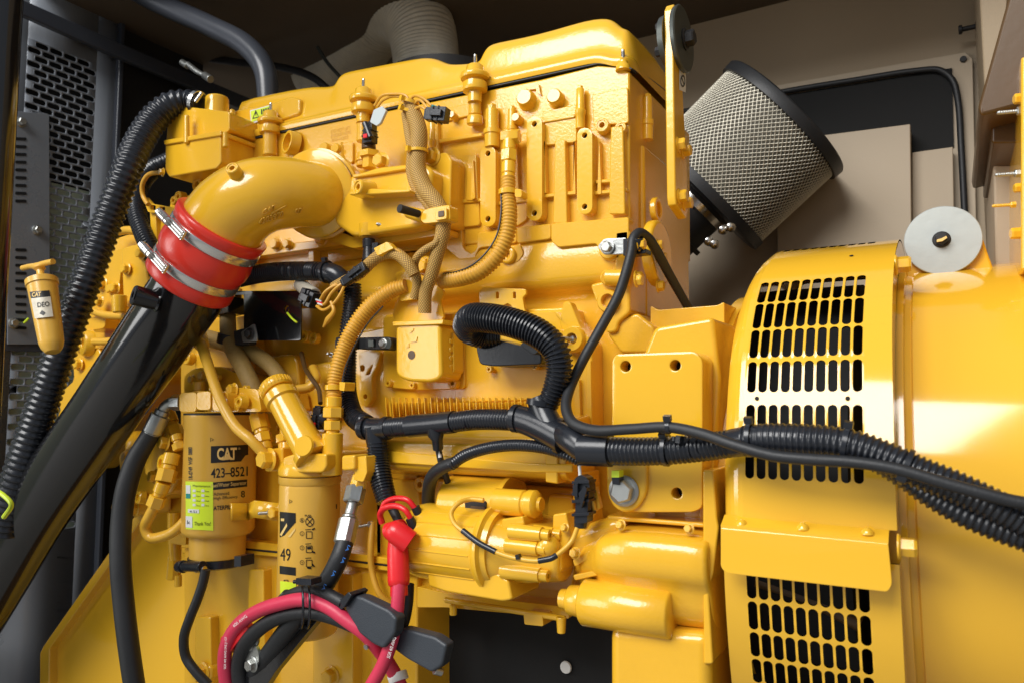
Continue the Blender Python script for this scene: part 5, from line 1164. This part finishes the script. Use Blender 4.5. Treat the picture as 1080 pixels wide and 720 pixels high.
b=MB(); b.prism([(312,609),(328,610),(328,617),(312,616)],-.262,-.24,rnd=1); b.cyl(P(310,613,-.25),P(334,611,-.25),.003); b.build('tie_head','black_plastic',ZT,bevel=.0008)
# black bracket with ring bolts low left
b=MB(); b.prism([(338,632),(346,640),(290,708),(270,740),(250,740),(262,706)],-.205,-.19,rnd=2); sb=b.build('sling_bracket','black_gloss',None,bevel=.002); solo(sb,'narrow gloss black bracket bar slanting behind the looped cables','bracket')
b=MB(); b.lathe(P(267,690,-.21),(-.1,-1,0),[(-.002,0),(-.002,.019),(.003,.019),(.003,0)],28); b.build('washer','zinc',sb); fit('bolt','hex','zinc',sb,P(267,700,-.213),(-.1,-1,0),.0095)
b=MB(); b.lathe(P(263,672,-.212),(.2,-1,0),[(-.001,.014),(-.001,.020),(.003,.020),(.003,.014)],24); b.build('washer','zinc',sb)
# ---- black hose with crimped elbow at left
HL=thing('return_hose','black rubber hose with silver crimped elbow curving down left of the wider filter','hose',P(140,720,-.15))
T1('hose_body','black_rubber',HL,[(162,452,-.165,9),(155,464,-.17,9.5),(143,485,-.18,10.2),(133,515,-.19,10.5),(128,550,-.195,10.5),(127,590,-.20,10.5),(131,640,-.20,10.5),(137,690,-.2,10.5),(146,750,-.195,10.5)],22)
kk=sc(165,445,-.16)
fitting('steel_ferrule','zinc',HL,P(160,457,-.167),P(172,432,-.158),((0,.06,9*kk,20),(.06,.8,10*kk,12),(.8,1.0,7.5*kk,20)))
T1('steel_elbow','zinc',HL,[(171,434,-.158,6),(175,428,-.157,6),(181,424,-.156,6),(188,424,-.152,6)],16)
fitting('steel_nut','zinc',HL,P(183,424,-.154),P(193,424,-.15),((0,1,8.5*kk,6),))
# drain hose below first filter
o=T1('drain_hose','black_rubber',None,[(217,600,-.158,5),(214,614,-.16,5),(208,632,-.165,5),(200,652,-.17,5),(194,672,-.17,5),(196,692,-.165,5),(206,707,-.16,5),(220,722,-.15,5)],14); solo(o,'thin black drain hose hanging from the sensor ring of the wider filter','hose')
# ---- textile hoses under black bracket
TH=thing('woven_hose','tan fabric covered hose bending from the black bracket to a fitting by the filler tube','hose',P(270,440,-.12))
T1('hose_body','tan_hose',TH,[(238,300,-.06,8),(240,330,-.075,8),(241,352,-.09,8.5),(246,368,-.10,9),(258,390,-.115,9),(268,412,-.12,9),(272,430,-.12,9),(273,442,-.12,8.5)],18)
TH2=T1('woven_hose','tan_hose',None,[(216,356,-.045,9),(232,360,-.055,9),(252,366,-.07,9),(270,374,-.078,8.5),(287,387,-.085,8),(298,402,-.09,8)],18); solo(TH2,'tan fabric covered hose crossing behind to the filler cap','hose')
o=T1('breather_tube','yellow_dull',None,[(252,305,-.05,3.5),(250,320,-.055,3.5),(244,330,-.06,3.5)],10); solo(o,'short yellow tube behind the gloss black bracket','pipe')
# gloss black bracket plate
GB=thing('black_bracket','gloss black sheet bracket with a keyed hole hung below the corrugated hose','bracket',P(285,360,-.08))
b=MB(); b.plate(rpoly([(257,309),(317,309),(317,359),(257,359)],2),[(302,326,4)],-.088,.004,bev=.0006); b.prism([(230,307),(317,307),(317,311),(230,311)],-.089,-.03,rnd=0); b.build('plate','black_gloss',GB)
b=MB(); b.prism([(218,318),(240,312),(241,330),(222,334)],-.10,-.06,rnd=1); b.build('side_plate','black_gloss',GB,bevel=.002)
b=MB(); b.lathe(P(305,328,-.0865),(0,-1,0),[(-.001,.004),(-.001,.008),(.001,.008),(.001,.004)],18); b.build('grommet','black_plastic',GB)
b=MB(); b.tube([P(303,330,-.093),P(308,336,-.096),P(313,340,-.096)],.002,8); b.build('clip_wire','label_lime',GB)
b=MB(); k=sc(241,358,-.10); b.lathe(P(241,358,-.092),(.25,0,1),[(-.010,0),(-.010,11.5*k),(.010,11.5*k),(.010,0)],28); b.prism([(246,349),(262,345),(262,363),(248,364)],-.11,-.09,rnd=1); PCL=b.build('pipe_clip','black_rubber',GB,bevel=.0015)
b=MB(); b.plate(rpoly([(254,350),(268,341),(271,354),(271,360),(256,361)],2),[],-.115,.003,bev=.0005); b.build('clip_plate','zinc',PCL); fit('bolt','hex','dark_iron',PCL,P(263,352,-.117),NY,.0085,.7)
# P clip near module
PC=thing('pipe_clip','small black rubber clip with zinc screw holding the vertical hose below the braided harness','clip',P(395,362,-.05))
b=MB(); k=sc(370,362,-.08); b.prism([(376,356),(411,355),(414,362),(411,369),(376,368)],-.075,-.055,rnd=3); b.lathe(P(367,362,-.081),VZ,[(-.010,0),(-.010,12.5*k),(.010,12.5*k),(.010,0)],24); b.prism([(353,359),(358,357),(358,366),(353,367)],-.085,-.07); b.build('clip_body','black_rubber',PC,bevel=.0015)
b=MB(); b.prism([(400,356),(411,356),(413,362),(411,368),(400,367)],-.080,-.074,rnd=2); b.prism([(388,358),(394,358),(394,366),(388,366)],-.078,-.074); b.build('clip_plate','grey_steel',PC,bevel=.0008); fit('bolt','hex','zinc',PC,P(404,362,-.080),NY,.0065,.8)
fit('stud','stud','zinc',PC,P(350,374,-.06),(.2,-1,.1),.005,.7)
# =================================================================== HAND PRIMER (T handle)
HP=thing('hand_primer','yellow T-handled hand pump with a silver label left of the corrugated hose','pump',P(53,370,-.28))
a=P(55,366,-.30); e=P(44,297,-.30); d_=(e-a); L=d_.length; d_.normalize(); kk=sc(50,330,-.3)
b=MB(); b.lathe(a,d_,[(-.012,0),(-.010,7*kk),(0,10.5*kk),(.01,11.8*kk),(L*.5,13.2*kk),(L*.93,14.4*kk),(L*.94,15.6*kk),(L*1.02,15.6*kk),(L*1.04,13*kk),(L*1.05,0)],44); PBd=b.build('pump_body','filter_yellow',HP)
b=MB(); e2_=a+d_*(L*1.04); b.lathe(e2_,d_,[(0,0),(0,6*kk),(.004,4*kk),(.018,3.6*kk),(.022,6*kk),(.022,0)],16); t0=P(24,283,-.30); t1=P(56,276,-.30); b.tube([t0,t0.lerp(t1,.3),t0.lerp(t1,.5)-VZ*.003,t0.lerp(t1,.7),t1],[.0055,.0055,.008,.0055,.0055],12); b.build('t_handle','filter_yellow',HP)
hq=hit_cyl(a,d_,14.2*kk)
b=MB(); patch(b,[(31.5,308),(52,306.5),(53,313),(33,315)],hq,.0008,8); b.build('logo_band','ink',PBd)
b=MB(); patch(b,[(33,315),(53,313),(56,334),(37,336)],hq,.0008,8); sl=b.build('silver_label','foil_duct',PBd)
b=MB(); write(b,'CAT',(34.5,313.6),(9,-.8),(0,-4.6),hq,.0016,bold=.03); b.build('lettering','label_lime' if False else 'logo_yellow',PBd)
b=MB(); write(b,'DEO',(40,324.5),(12,-1.2),(-.4,-5),hq,.0016,bold=.01); patch(b,[(42,331),(44.5,327.5),(48,330),(46,333)],hq,.0014,2); b.build('lettering','ink',sl)
# =================================================================== LEFT PUMP CLUSTER
PU=thing('fuel_pump','cast yellow fuel pump with pipe unions partly hidden by the wide black pipe','pump',P(150,560,.0))
b=MB(); c=P(160,500,-.05); k=sc(160,500,-.05)
b.lathe(P(150,498,-.02),(-.55,-.8,0),[(-.06,0),(-.06,44*k),(.02,46*k),(.035,40*k),(.035,0)],44)
b.prism([(124,478),(150,462),(176,458),(186,470),(190,500),(180,520),(150,530),(128,520)],-.09,.02,rnd=6)
b.prism([(150,470),(172,462),(184,480),(176,508),(152,502)],-.135,-.05,rnd=5); b.prism([(166,455),(184,452),(190,466),(180,474),(166,470)],-.12,-.05,rnd=4)
PUB=b.build('pump_body','yellow_cast',PU,bevel=.006,segs=3)
for x,y,r,v in ((137,482,6,-.10),(176,466,7,-.14),(178,488,9,-.15),(164,502,6,-.14),(152,524,7,-.10),(130,534,8,-.06),(144,536,7,-.06),(184,459,6,-.12),(174,459,6,-.12)): bolt(PUB,x,y,v,r,axis=(-.25,-1,.1),kind=random.choice(['hex','socket','hex']))
kk=sc(170,500,-.16)
for p0,p1,r in ((P(163,534,-.17),P(173,508,-.165),9),(P(174,508,-.165),P(182,478,-.15),10),(P(186,462,-.12),P(176,436,-.12),10.5),(P(190,474,-.14),P(186,458,-.14),7)): fitting('pipe_union','yellow_paint',PU,p0,p1,((0,.45,r*kk,6),(.45,.6,r*.7*kk,20),(.6,1,r*.85*kk,20)))
b=MB(); pipe(b,[(165,530,-.17,5.5),(158,543,-.17,5.5),(153,556,-.165,5.5),(158,566,-.16,5.5),(172,565,-.155,5.5),(186,558,-.15,5.5),(196,548,-.14,5.5)],14); b.build('fuel_pipe','yellow_dull',PU)
b=MB(); pipe(b,[(184,540,-.09,7),(184,560,-.09,7),(185,590,-.09,6)],14); b.cyl(P(183,610,-.09),P(184,585,-.09),.014,.012,8); b.cyl(P(188,618,-.09),P(188,606,-.09),.007); b.prism([(178,560),(196,562),(196,575),(178,572)],-.11,-.05,rnd=3); b.build('drain_valve','yellow_paint',PU)
# timing-side castings behind the hoses
TG=thing('gear_cover','dull yellow gear cover and pipes glimpsed between the corrugated hose and the wide black pipe','gear cover',P(110,450,.0))
b=MB()
b.prism([(92,262),(140,246),(160,262),(172,300),(170,400),(70,500),(60,440),(78,400),(84,330)],-.02,.1,rnd=8)
b.prism([(110,268),(142,258),(150,272),(118,290)],-.06,.0,rnd=3); b.prism([(102,292),(128,280),(122,330),(98,336)],-.06,.0,rnd=3); b.prism([(90,336),(112,332),(110,346),(88,350)],-.07,.0,rnd=3)
b.prism([(60,418),(100,380),(110,400),(84,456),(66,440)],-.09,-.0,rnd=6)
GCb=b.build('cover_casting','yellow_cast',TG,bevel=.005,segs=3)
b=MB(); b.prism([(128,262),(150,256),(156,300),(140,330),(130,320)],-.075,-.0,rnd=3); b.build('cover_rib','yellow_cast',GCb,bevel=.003)
b=MB(); b.prism([(76,372),(104,366),(112,392),(96,410),(78,404)],-.075,-.0,rnd=4); b.build('cover_rib','yellow_cast',GCb,bevel=.003)
b=MB(); b.cyl(P(126,312,-.10),P(126,330,-.10),.016,.014,24); b.build('cover_plug','yellow_paint',GCb)
for x,y,r in ((150,268,5),(134,284,5),(106,318,5),(84,384,5),(104,388,5),(70,440,5),(88,430,5)): bolt(GCb,x,y,-.08,r)
for x,y,r in ((123,304,5),(92,363,9),(137,268,4),(109,300,6),(90,360,6),(119,305,5)): bolt(GCb,x,y,-.06,r)
T1('cover_pipe','yellow_dull',TG,[(92,326,-.08,4),(110,332,-.08,4),(140,334,-.08,4)],10); T1('cover_pipe','yellow_dull',TG,[(98,360,-.08,4),(112,360,-.08,4),(130,358,-.08,4)],10); T1('cover_pipe','yellow_dull',TG,[(118,246,-.06,4.5),(135,243,-.06,4.5),(160,246,-.05,4.5)],10)
b=MB(); ring(b,97,362,-.07,13,5,.02,axis=(-.3,-1,0)); b.build('cover_flange','yellow_cast',TG)
# =================================================================== ENCLOSURE
def struct(o,kind='structure'): o['kind']=kind; return o
b=MB(); b.box((-6,-8,0-.02),(6,4,0)); struct(b.build('floor','concrete'))
# rear wall with door opening
WV=1.05
b=MB(); b.box((-4.2,WV,0),(1.0,WV+.04,3.4)); RW=b.build('enclosure_wall','beige_wall'); tag(RW,'beige painted rear wall of the enclosure behind the air filter','wall')
b=MB(); b.prism([(745,103),(1018,55),(1026,62),(1032,330),(700,330)],WV-.02,WV-.001); DP=b.build('door_panel','beige_panel',RW,bevel=.002)
b=MB(); b.prism([(800,105),(1004,72),(1006,155),(940,170),(800,190)],WV-.026,WV-.021); b.build('dark_opening','void_black',DP)
b=MB(); pts=[(700,122),(820,98),(900,85),(965,75),(990,74),(1004,84),(1010,104),(1014,160),(1018,240),(1022,330)]
b.tube([P(x,y,WV-.035) for x,y in pts],.0075,12); b.build('rubber_seal','black_rubber',DP)
b=MB(); b.prism([(820,149),(960,131),(962,330),(820,330)],WV-.10,WV-.03); b.build('inner_panel','beige_panel',DP,bevel=.002)
b=MB(); b.prism([(962,161),(1005,155),(1008,330),(962,330)],WV-.06,WV-.03); b.build('inner_panel','beige_panel',DP,bevel=.002)
bb=MB(); k=sc(1016,63,WV-.02); bb.lathe(P(1016,63,WV-.021),NY,[(0,0),(0,3.4*k),(.006,3*k),(.006,0)],14); bb.build('panel_rivet','dark_iron',DP)
# ceiling with beams
b=MB(); b.box((-1.15,.32,2.62),(1.6,WV+.04,2.66)); b.box((-4.2,-.05,2.62),(-1.15,WV+.04,2.66)); CE=b.build('enclosure_roof','ceiling_shade'); tag(CE,'roof panel over the engine, its shade painted dark brown','roof')
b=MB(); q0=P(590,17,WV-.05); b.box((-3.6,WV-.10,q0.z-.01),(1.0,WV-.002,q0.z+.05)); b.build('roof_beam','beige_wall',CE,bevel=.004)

# right side: post, pipe and the control box
XW=P(1030,60,WV-.03).x
b=MB(); b.box((XW,WV-.30,0),(XW+.05,WV-.03,3.4)); PO=b.build('corner_post','beige_wall',bevel=.004); tag(PO,'beige vertical post at the right end of the rear wall','post')
b=MB(); b.box((XW+.06,-.3,0),(XW+.10,WV,3.4)); b.build('end_panel','beige_wall',PO)
for x,y in ((1021,30),(1052,25)):
    b=MB(); p=P(x,y,WV-.06); b.cyl(p-VX*.02,p+VX*.035,.006); b.cyl(p-VX*.02-VZ*.0,p-VX*.012,.011); b.cyl(p+VX*.015,p+VX*.022,.012); b.build('hinge_pin','dark_iron',PO)
CBX=thing('terminal_box','yellow terminal box, its shade painted brown, with bolts cut off by the right edge of the photo','terminal box',P(1070,250,.25))
b=MB(); b.prism([(1063,0),(1066,-30),(1180,-30),(1180,100),(1072,112),(1034,122),(1032,112)],.05,.45); b.build('box_lid','brown_panel',CBX,bevel=.004)  # lid and body: deep shade painted into the dark brown colour
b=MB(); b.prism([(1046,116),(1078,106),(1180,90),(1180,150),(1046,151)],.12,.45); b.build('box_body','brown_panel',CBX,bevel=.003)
b=MB(); b.prism([(1047,151),(1180,140),(1180,285),(1050,285)],.24,.5); b.build('box_panel','beige_panel',CBX,bevel=.003)
b=MB(); b.prism([(1077,60),(1180,50),(1180,285),(1077,285)],.02,.4); b.build('box_side','yellow_paint',CBX,bevel=.003)
for x,y,m,r,kd,h in ((1074,104,'yellow_paint',5.5,'hex',1.3),(1073,117,'zinc',4.5,'stud',1.2),(1071,183,'zinc',4.5,'stud',1.2),(1074,198,'yellow_paint',5,'hex',1.4),(1066,216,'yellow_paint',3.6,'stud',1.4),(1073,246,'yellow_paint',6,'hex',1.5)):
    fit('bolt',kd,m,CBX,P(x+5,y,.04),(-1,-.25,0),r*sc(x,y,.04),h)
# =================================================================== AIR FILTER
AF=thing('air_filter','large tilted cylindrical air filter of silver expanded mesh with black rubber ends','air filter',P(740,280,.55))
vt,vb=.62,.50
cm=P(785,166,.80); vd=(cm-CAM).normalized(); ax=RT*.72+UP*.70; ax=(ax-vd*ax.dot(vd)).normalized(); ax=(ax+vd*.10).normalized(); k=sc(789,163,.80); L=101*k; Rf=.5*math.hypot(122,113)*k*.955
ct=cm+ax*L*.5; cb=cm-ax*L*.5
e1=ax.orthogonal().normalized(); e2=ax.cross(e1)
b=MB(); b.lathe(cb,ax,[(0,0),(0,Rf*.93),(L,Rf*.93),(L,0)],72); 
PLT=b.build('pleated_core','pleat_paper',AF)
b=MB()
b.lathe(ct,ax,[(-.012,Rf*.94),(-.012,Rf*1.015),(.012,Rf*1.02),(.016,Rf*1.0),(.016,0)],80); b.build('end_cap','black_rubber',AF,sharp=60)
b=MB(); b.lathe(cb,ax,[(-.022,0),(-.022,Rf*.95),(-.018,Rf*1.0),(.006,Rf*1.0),(.006,Rf*.94)],80); b.build('end_cap','black_rubber',AF,sharp=60)
b=MB(); nu,nvv=94,36
def mp_(i,j): 
    t=2*math.pi*i/nu; f=j/nvv; return cb+ax*(L*f)+(e1*math.cos(t)+e2*math.sin(t))*Rf*.965
g={}
def V(i2,j):   # half-step lattice
    key=(i2%(2*nu),j)
    if key not in g: g[key]=b.bm.verts.new(mp_(key[0]/2,j))
    return g[key]
for j in range(0,nvv-1):
    for i in range(nu):
        o_=2*i+(j%2)
        b.bm.faces.new((V(o_,j),V(o_+1,j+1),V(o_,j+2),V(o_-1,j+1)))
MS=b.build('mesh_screen','mesh_metal',AF,weld=False); m_=MS.modifiers.new('w','WIREFRAME'); m_.thickness=.0028; m_.use_even_offset=False; m_.use_boundary=True
b=MB(); b.lathe(cb-ax*.02,ax,[(-.05,0),(-.05,Rf*.42),(-.02,Rf*.42),(0,Rf*.5),(0,0)],40); b.build('filter_neck','black_rubber',AF)
b=MB(); b.lathe(cb-ax*.045,ax,[(-.012,Rf*.42),(-.012,Rf*.45),(.012,Rf*.45),(.012,Rf*.42)],48); CLm=b.build('hose_clamp','brown_panel',AF)
CLm.data.materials[0]=MT['steel']
b=MB(); b.lathe(cb-ax*.10,ax,[(-.16,0),(-.16,Rf*.45),(.05,Rf*.45),(.05,0)],48); b.build('intake_duct','black_rubber',AF)
b=MB(); b.lathe(cb-ax*.125,ax,[(-.006,Rf*.44),(-.006,Rf*.52),(.006,Rf*.52),(.006,Rf*.44)],48); b.lathe(cb-ax*.16,ax,[(-.006,Rf*.44),(-.006,Rf*.50),(.006,Rf*.50),(.006,Rf*.44)],48); b.build('duct_clamp','dark_iron',AF)
for x,y in ((762,243),(770,240),(747,255),(753,258)):
    b=MB(); p=P(x,y,.66); b.lathe(p,(.5,-.8,-.2),[(-.02,0),(-.02,.005),(0,.005),(0,.011),(.008,.011),(.012,.006),(.012,0)],14); b.build('clamp_bolt','steel',AF)
# =================================================================== FOIL DUCT, PIPES UNDER THE ROOF
FD=thing('exhaust_duct','ribbed grey exhaust duct bending down under the roof above the engine','duct',P(450,60,.6))
b=MB(); p,r=tpx([(340,90,.82,36),(362,62,.78,37),(384,34,.72,38),(408,12,.66,38),(430,14,.61,37),(444,32,.60,36),(449,60,.60,35),(450,110,.60,35)]); b.tube(p,r,40,corr=.010,deep=.975); b.build('duct_body','foil_duct',FD,sharp=80)
b=MB(); b.lathe(P(470,95,.6),VZ,[(-.05,0),(-.05,.16),(.028,.165),(.04,.13),(.04,0)],48); b.build('turbo_cover','dark_iron',FD)
o=T1('vent_pipe','charcoal',None,[(90,-40,.10,11),(165,2,.12,11),(222,28,.14,11),(260,49,.15,11.5),(279,74,.15,11.5),(283,110,.15,11),(285,150,.15,11)],20); solo(o,'dark smooth pipe curving under the roof at upper left','pipe')
o=T1('bonnet_cable','dark_iron',None,[(200,60,.5,4),(250,66,.5,4),(300,72,.5,4),(330,82,.5,4),(352,100,.5,4)],10); solo(o,'thin dark cable sagging behind the valve cover','cable')
o=T1('bonnet_rod','grey_steel',None,[(335,50,.5,2),(345,66,.5,2),(362,85,.5,2)],8); solo(o,'short grey rod in the shadow behind the valve cover','rod')
b=MB(); b.tube([P(198,68,.2),P(208,76,.2),P(216,80,.2)],[.008,.008,.006],10); b.cyl(P(216,80,.2),P(222,84,.19),.010); b.cyl(P(192,66,.2),P(198,70,.2),.009); o=b.build('hood_latch','zinc'); tag(o,'small silver latch in the dark at upper left','latch')
# dark bonnet frame behind
b=MB(); b.box((-3.4,.96,0),(-1.25,1.0,2.2)); o=b.build('shroud_panel','dark_iron'); tag(o,'near black shroud panel behind the left half of the engine','panel')
# =================================================================== RADIATOR GUARD (plane facing the engine)
XG=-2.1
def G2(px,py,dx=0): return PX(px,py,XG+dx)
ya=G2(15,300).y; yb=G2(91,300).y; yc=G2(113,300).y
RG=thing('radiator_guard','dark grey perforated radiator guard with oblong slots at far left','radiator guard',Vector((XG,(ya+yb)/2,0)))
zt=G2(60,22).z
def zg(py,px=50): return G2(px,py).z
mpg=lambda y,z: Vector((XG,y,z))
b=MB(); pitch=(yb-ya)/5.0; rh=(zg(120)-zg(420))/40.0
z=zg(560); row=0; ztop=zg(50)
strip(b,ya-.25,ya,0,3,mpg,2)
while z<ztop:
    off=(row%2)*pitch/2; y=ya+off-pitch
    # solid maintenance plate rectangle and blank band are separate sheets in front
    strip(b,ya,ya+off,z,z+rh,mpg,1) if off else None
    y=ya+off
    while y+pitch<=yb+1e-6:
        # horizontal stadium: swap axes
        cell(b,z,z+rh,y,y+pitch,rh*.37,pitch/2-rh*.11,lambda s_,c_:Vector((XG,c_,s_))); y+=pitch
    strip(b,y,yb,z,z+rh,mpg,1)
    z+=rh; row+=1
strip(b,ya,yb,z,3.0,mpg,2); strip(b,yb,yc,0,3.0,mpg,2); strip(b,ya,yb,0,zg(560),mpg,2)
PG_=b.build('perforated_sheet','guard_grey',RG,sharp=30); m_=PG_.modifiers.new('s','SOLIDIFY'); m_.thickness=.002
b=MB(); b.prismw([G2(x,y,.012) for x,y in rpoly([(8,117),(52,120),(53,363),(8,363)],[0,4,3,0])],(-.004,0,0)); MP=b.build('access_plate','guard_grey',RG,bevel=.001)
b=MB(); b.prismw([G2(x,y,.008) for x,y in [(0,352),(95,356),(95,372),(0,370)]],(-.004,0,0)); b.build('cross_rail','charcoal',RG,bevel=.001)
for y0_,y1_ in ((145,215),(262,352)):
    yy=y0_
    while yy<y1_:
        b=MB(); b.prismw([G2(x,y,.0126) for x,y in rpoly([(16,yy),(28,yy+.4),(28,yy+3.6),(16,yy+3.2)],1.6)],(.0004,0,0)); b.build('plate_slot','void_black',MP); yy+=8.2
for x,y in ((22,129),(39,243),(14,341)):
    fit('bolt','hex','zinc',RG,G2(x,y,.013),VX,.0105)
b=MB(); b.tube([G2(25,341,.02),G2(30,336,.02)],.003,8); b.build('paint_mark','label_lime',RG)
b=MB(); b.box((XG-.001,yc-.004,0),(XG+.02,yc+.010,3.0)); b.build('guard_edge','charcoal',RG,bevel=.003)
b=MB(); b.prismw([G2(x,y,.025) for x,y in [(0,-6),(20,2),(115,44),(200,80),(330,135),(330,150),(200,95),(115,60),(20,18),(0,10)]],(.02,0,0)); b.build('top_rail','charcoal',RG,bevel=.003)
b=MB(); b.box((XG-.05,-.9,zg(190)+.002),(XG-.03,.5,3)); b.build('dark_backing','void_black',RG)  # black sheet added so the upper slots look dark
b=MB(); b.box((XG-.05,-.9,0),(XG-.016,.5,zg(190))); b.build('radiator_core','radiator_green',RG)
# dark fan shroud right of the guard
b=MB(); b.box((XG-.04,yc+.012,0),(XG-.01,.5,3)); FS=b.build('fan_shroud','dark_iron'); tag(FS,'black fan shroud between the radiator guard and the engine','shroud')
for i in range(8):
    b=MB(); q=PX(60,575+0,XG); yy=486+i*8
    b.prismw([PX(x,y+100,XG+.002) for x,y in rpoly([(60,yy),(76,yy+1),(76,yy+4),(60,yy+3)],1.4)],(-.002,0,0)); b.build('shroud_louvre','charcoal',FS)
# black door post nearest the left edge
pA=P(-30,300,-.55); pB=P(-4,300,-.55)
b=MB(); b.tube([Vector((pB.x-.028,-.55,0)),Vector((pB.x-.026,-.55,3))],.026,24,smooth=False); b.box((pB.x-.14,-.56,0),(pB.x-.03,-.53,3)); o=b.build('door_post','black_gloss'); tag(o,'rounded near black door post along the left edge','post')
o=T1('earth_wire','label_lime',None,[(-8,515,-.45,2.5),(4,522,-.45,2.5),(12,532,-.45,2.5),(4,545,-.45,2.5)],8); solo(o,'short green and yellow earth wire end at the left edge','wire')
# =================================================================== BASE FRAME
BF=thing('base_frame','wide yellow slanted base plate rising behind the black hose at lower left','base frame',P(120,760,0))
b=MB(); b.prism([(48,684),(150,540),(200,470),(260,470),(260,900),(44,900)],.02,.035); b.build('side_plate','yellow_sheet',BF)
b=MB(); b.prism([(42,688),(46,680),(150,532),(200,462),(206,466),(156,538),(52,684),(50,900),(40,900)],-.0,.035); b.build('plate_edge','yellow_sheet',BF,bevel=.002)
b=MB(); b.box((-2.2,-.12,.62),(-.40,.4,.66)); b.build('bed_plate','brown_panel',BF)
b=MB(); b.box((-.9,.06,0),(.4,.10,1.28)); o=b.build('shade_backdrop','void_black',BF)  # black backdrop added for the dark gap below the starter
b=MB(); k=sc(597,703,.05); b.lathe(P(597,703,.055),NY,[(0,0),(0,6.5*k),(.003,6*k),(.003,0)],20); b.build('lit_hole','label_white',BF)  # white disc paints the light showing through a hole
WORLD=.36; LKEY=375; LLOW=210
# ------------------------------------------------------------------ camera, light
cam=bpy.data.cameras.new('Camera'); co=bpy.data.objects.new('Camera',cam); COL.objects.link(co); S.camera=co
cam.sensor_width=36; cam.lens=F/1080*36; cam.clip_start=.02; cam.clip_end=200
R3=Matrix((RT,UP,-FW)).transposed(); co.matrix_world=Matrix.Translation(CAM)@R3.to_4x4()
cam.dof.use_dof=True; cam.dof.focus_distance=1.25; cam.dof.aperture_fstop=6.3
w=bpy.data.worlds.new('World'); S.world=w; w.use_nodes=True; nt=w.node_tree
bg=nt.nodes['Background']; bg.inputs[0].default_value=(.80,.88,1,1); bg.inputs[1].default_value=WORLD
def area(name,loc,target,sx,sy,power,col=(1,1,1)):
    l=bpy.data.lights.new(name,'AREA'); l.shape='RECTANGLE'; l.size=sx; l.size_y=sy; l.energy=power; l.color=col
    o=bpy.data.objects.new(name,l); COL.objects.link(o); o.location=loc; d=Vector(target)-Vector(loc); o.rotation_euler=d.to_track_quat('-Z','Y').to_euler(); return o
area('key_softbox',(-1.5,-4.3,5.0),(0,0,1.4),3.6,2.5,LKEY,(1,.985,.96))
area('low_softbox',(-6.2,-4.6,2.6),(-.6,0,1.5),4.2,3.0,LLOW,(1,.985,.96))
S.view_settings.view_transform='Standard'; S.view_settings.look='None'; S.view_settings.exposure=0; S.view_settings.gamma=1
S.render.engine='CYCLES'; S.cycles.max_bounces=8
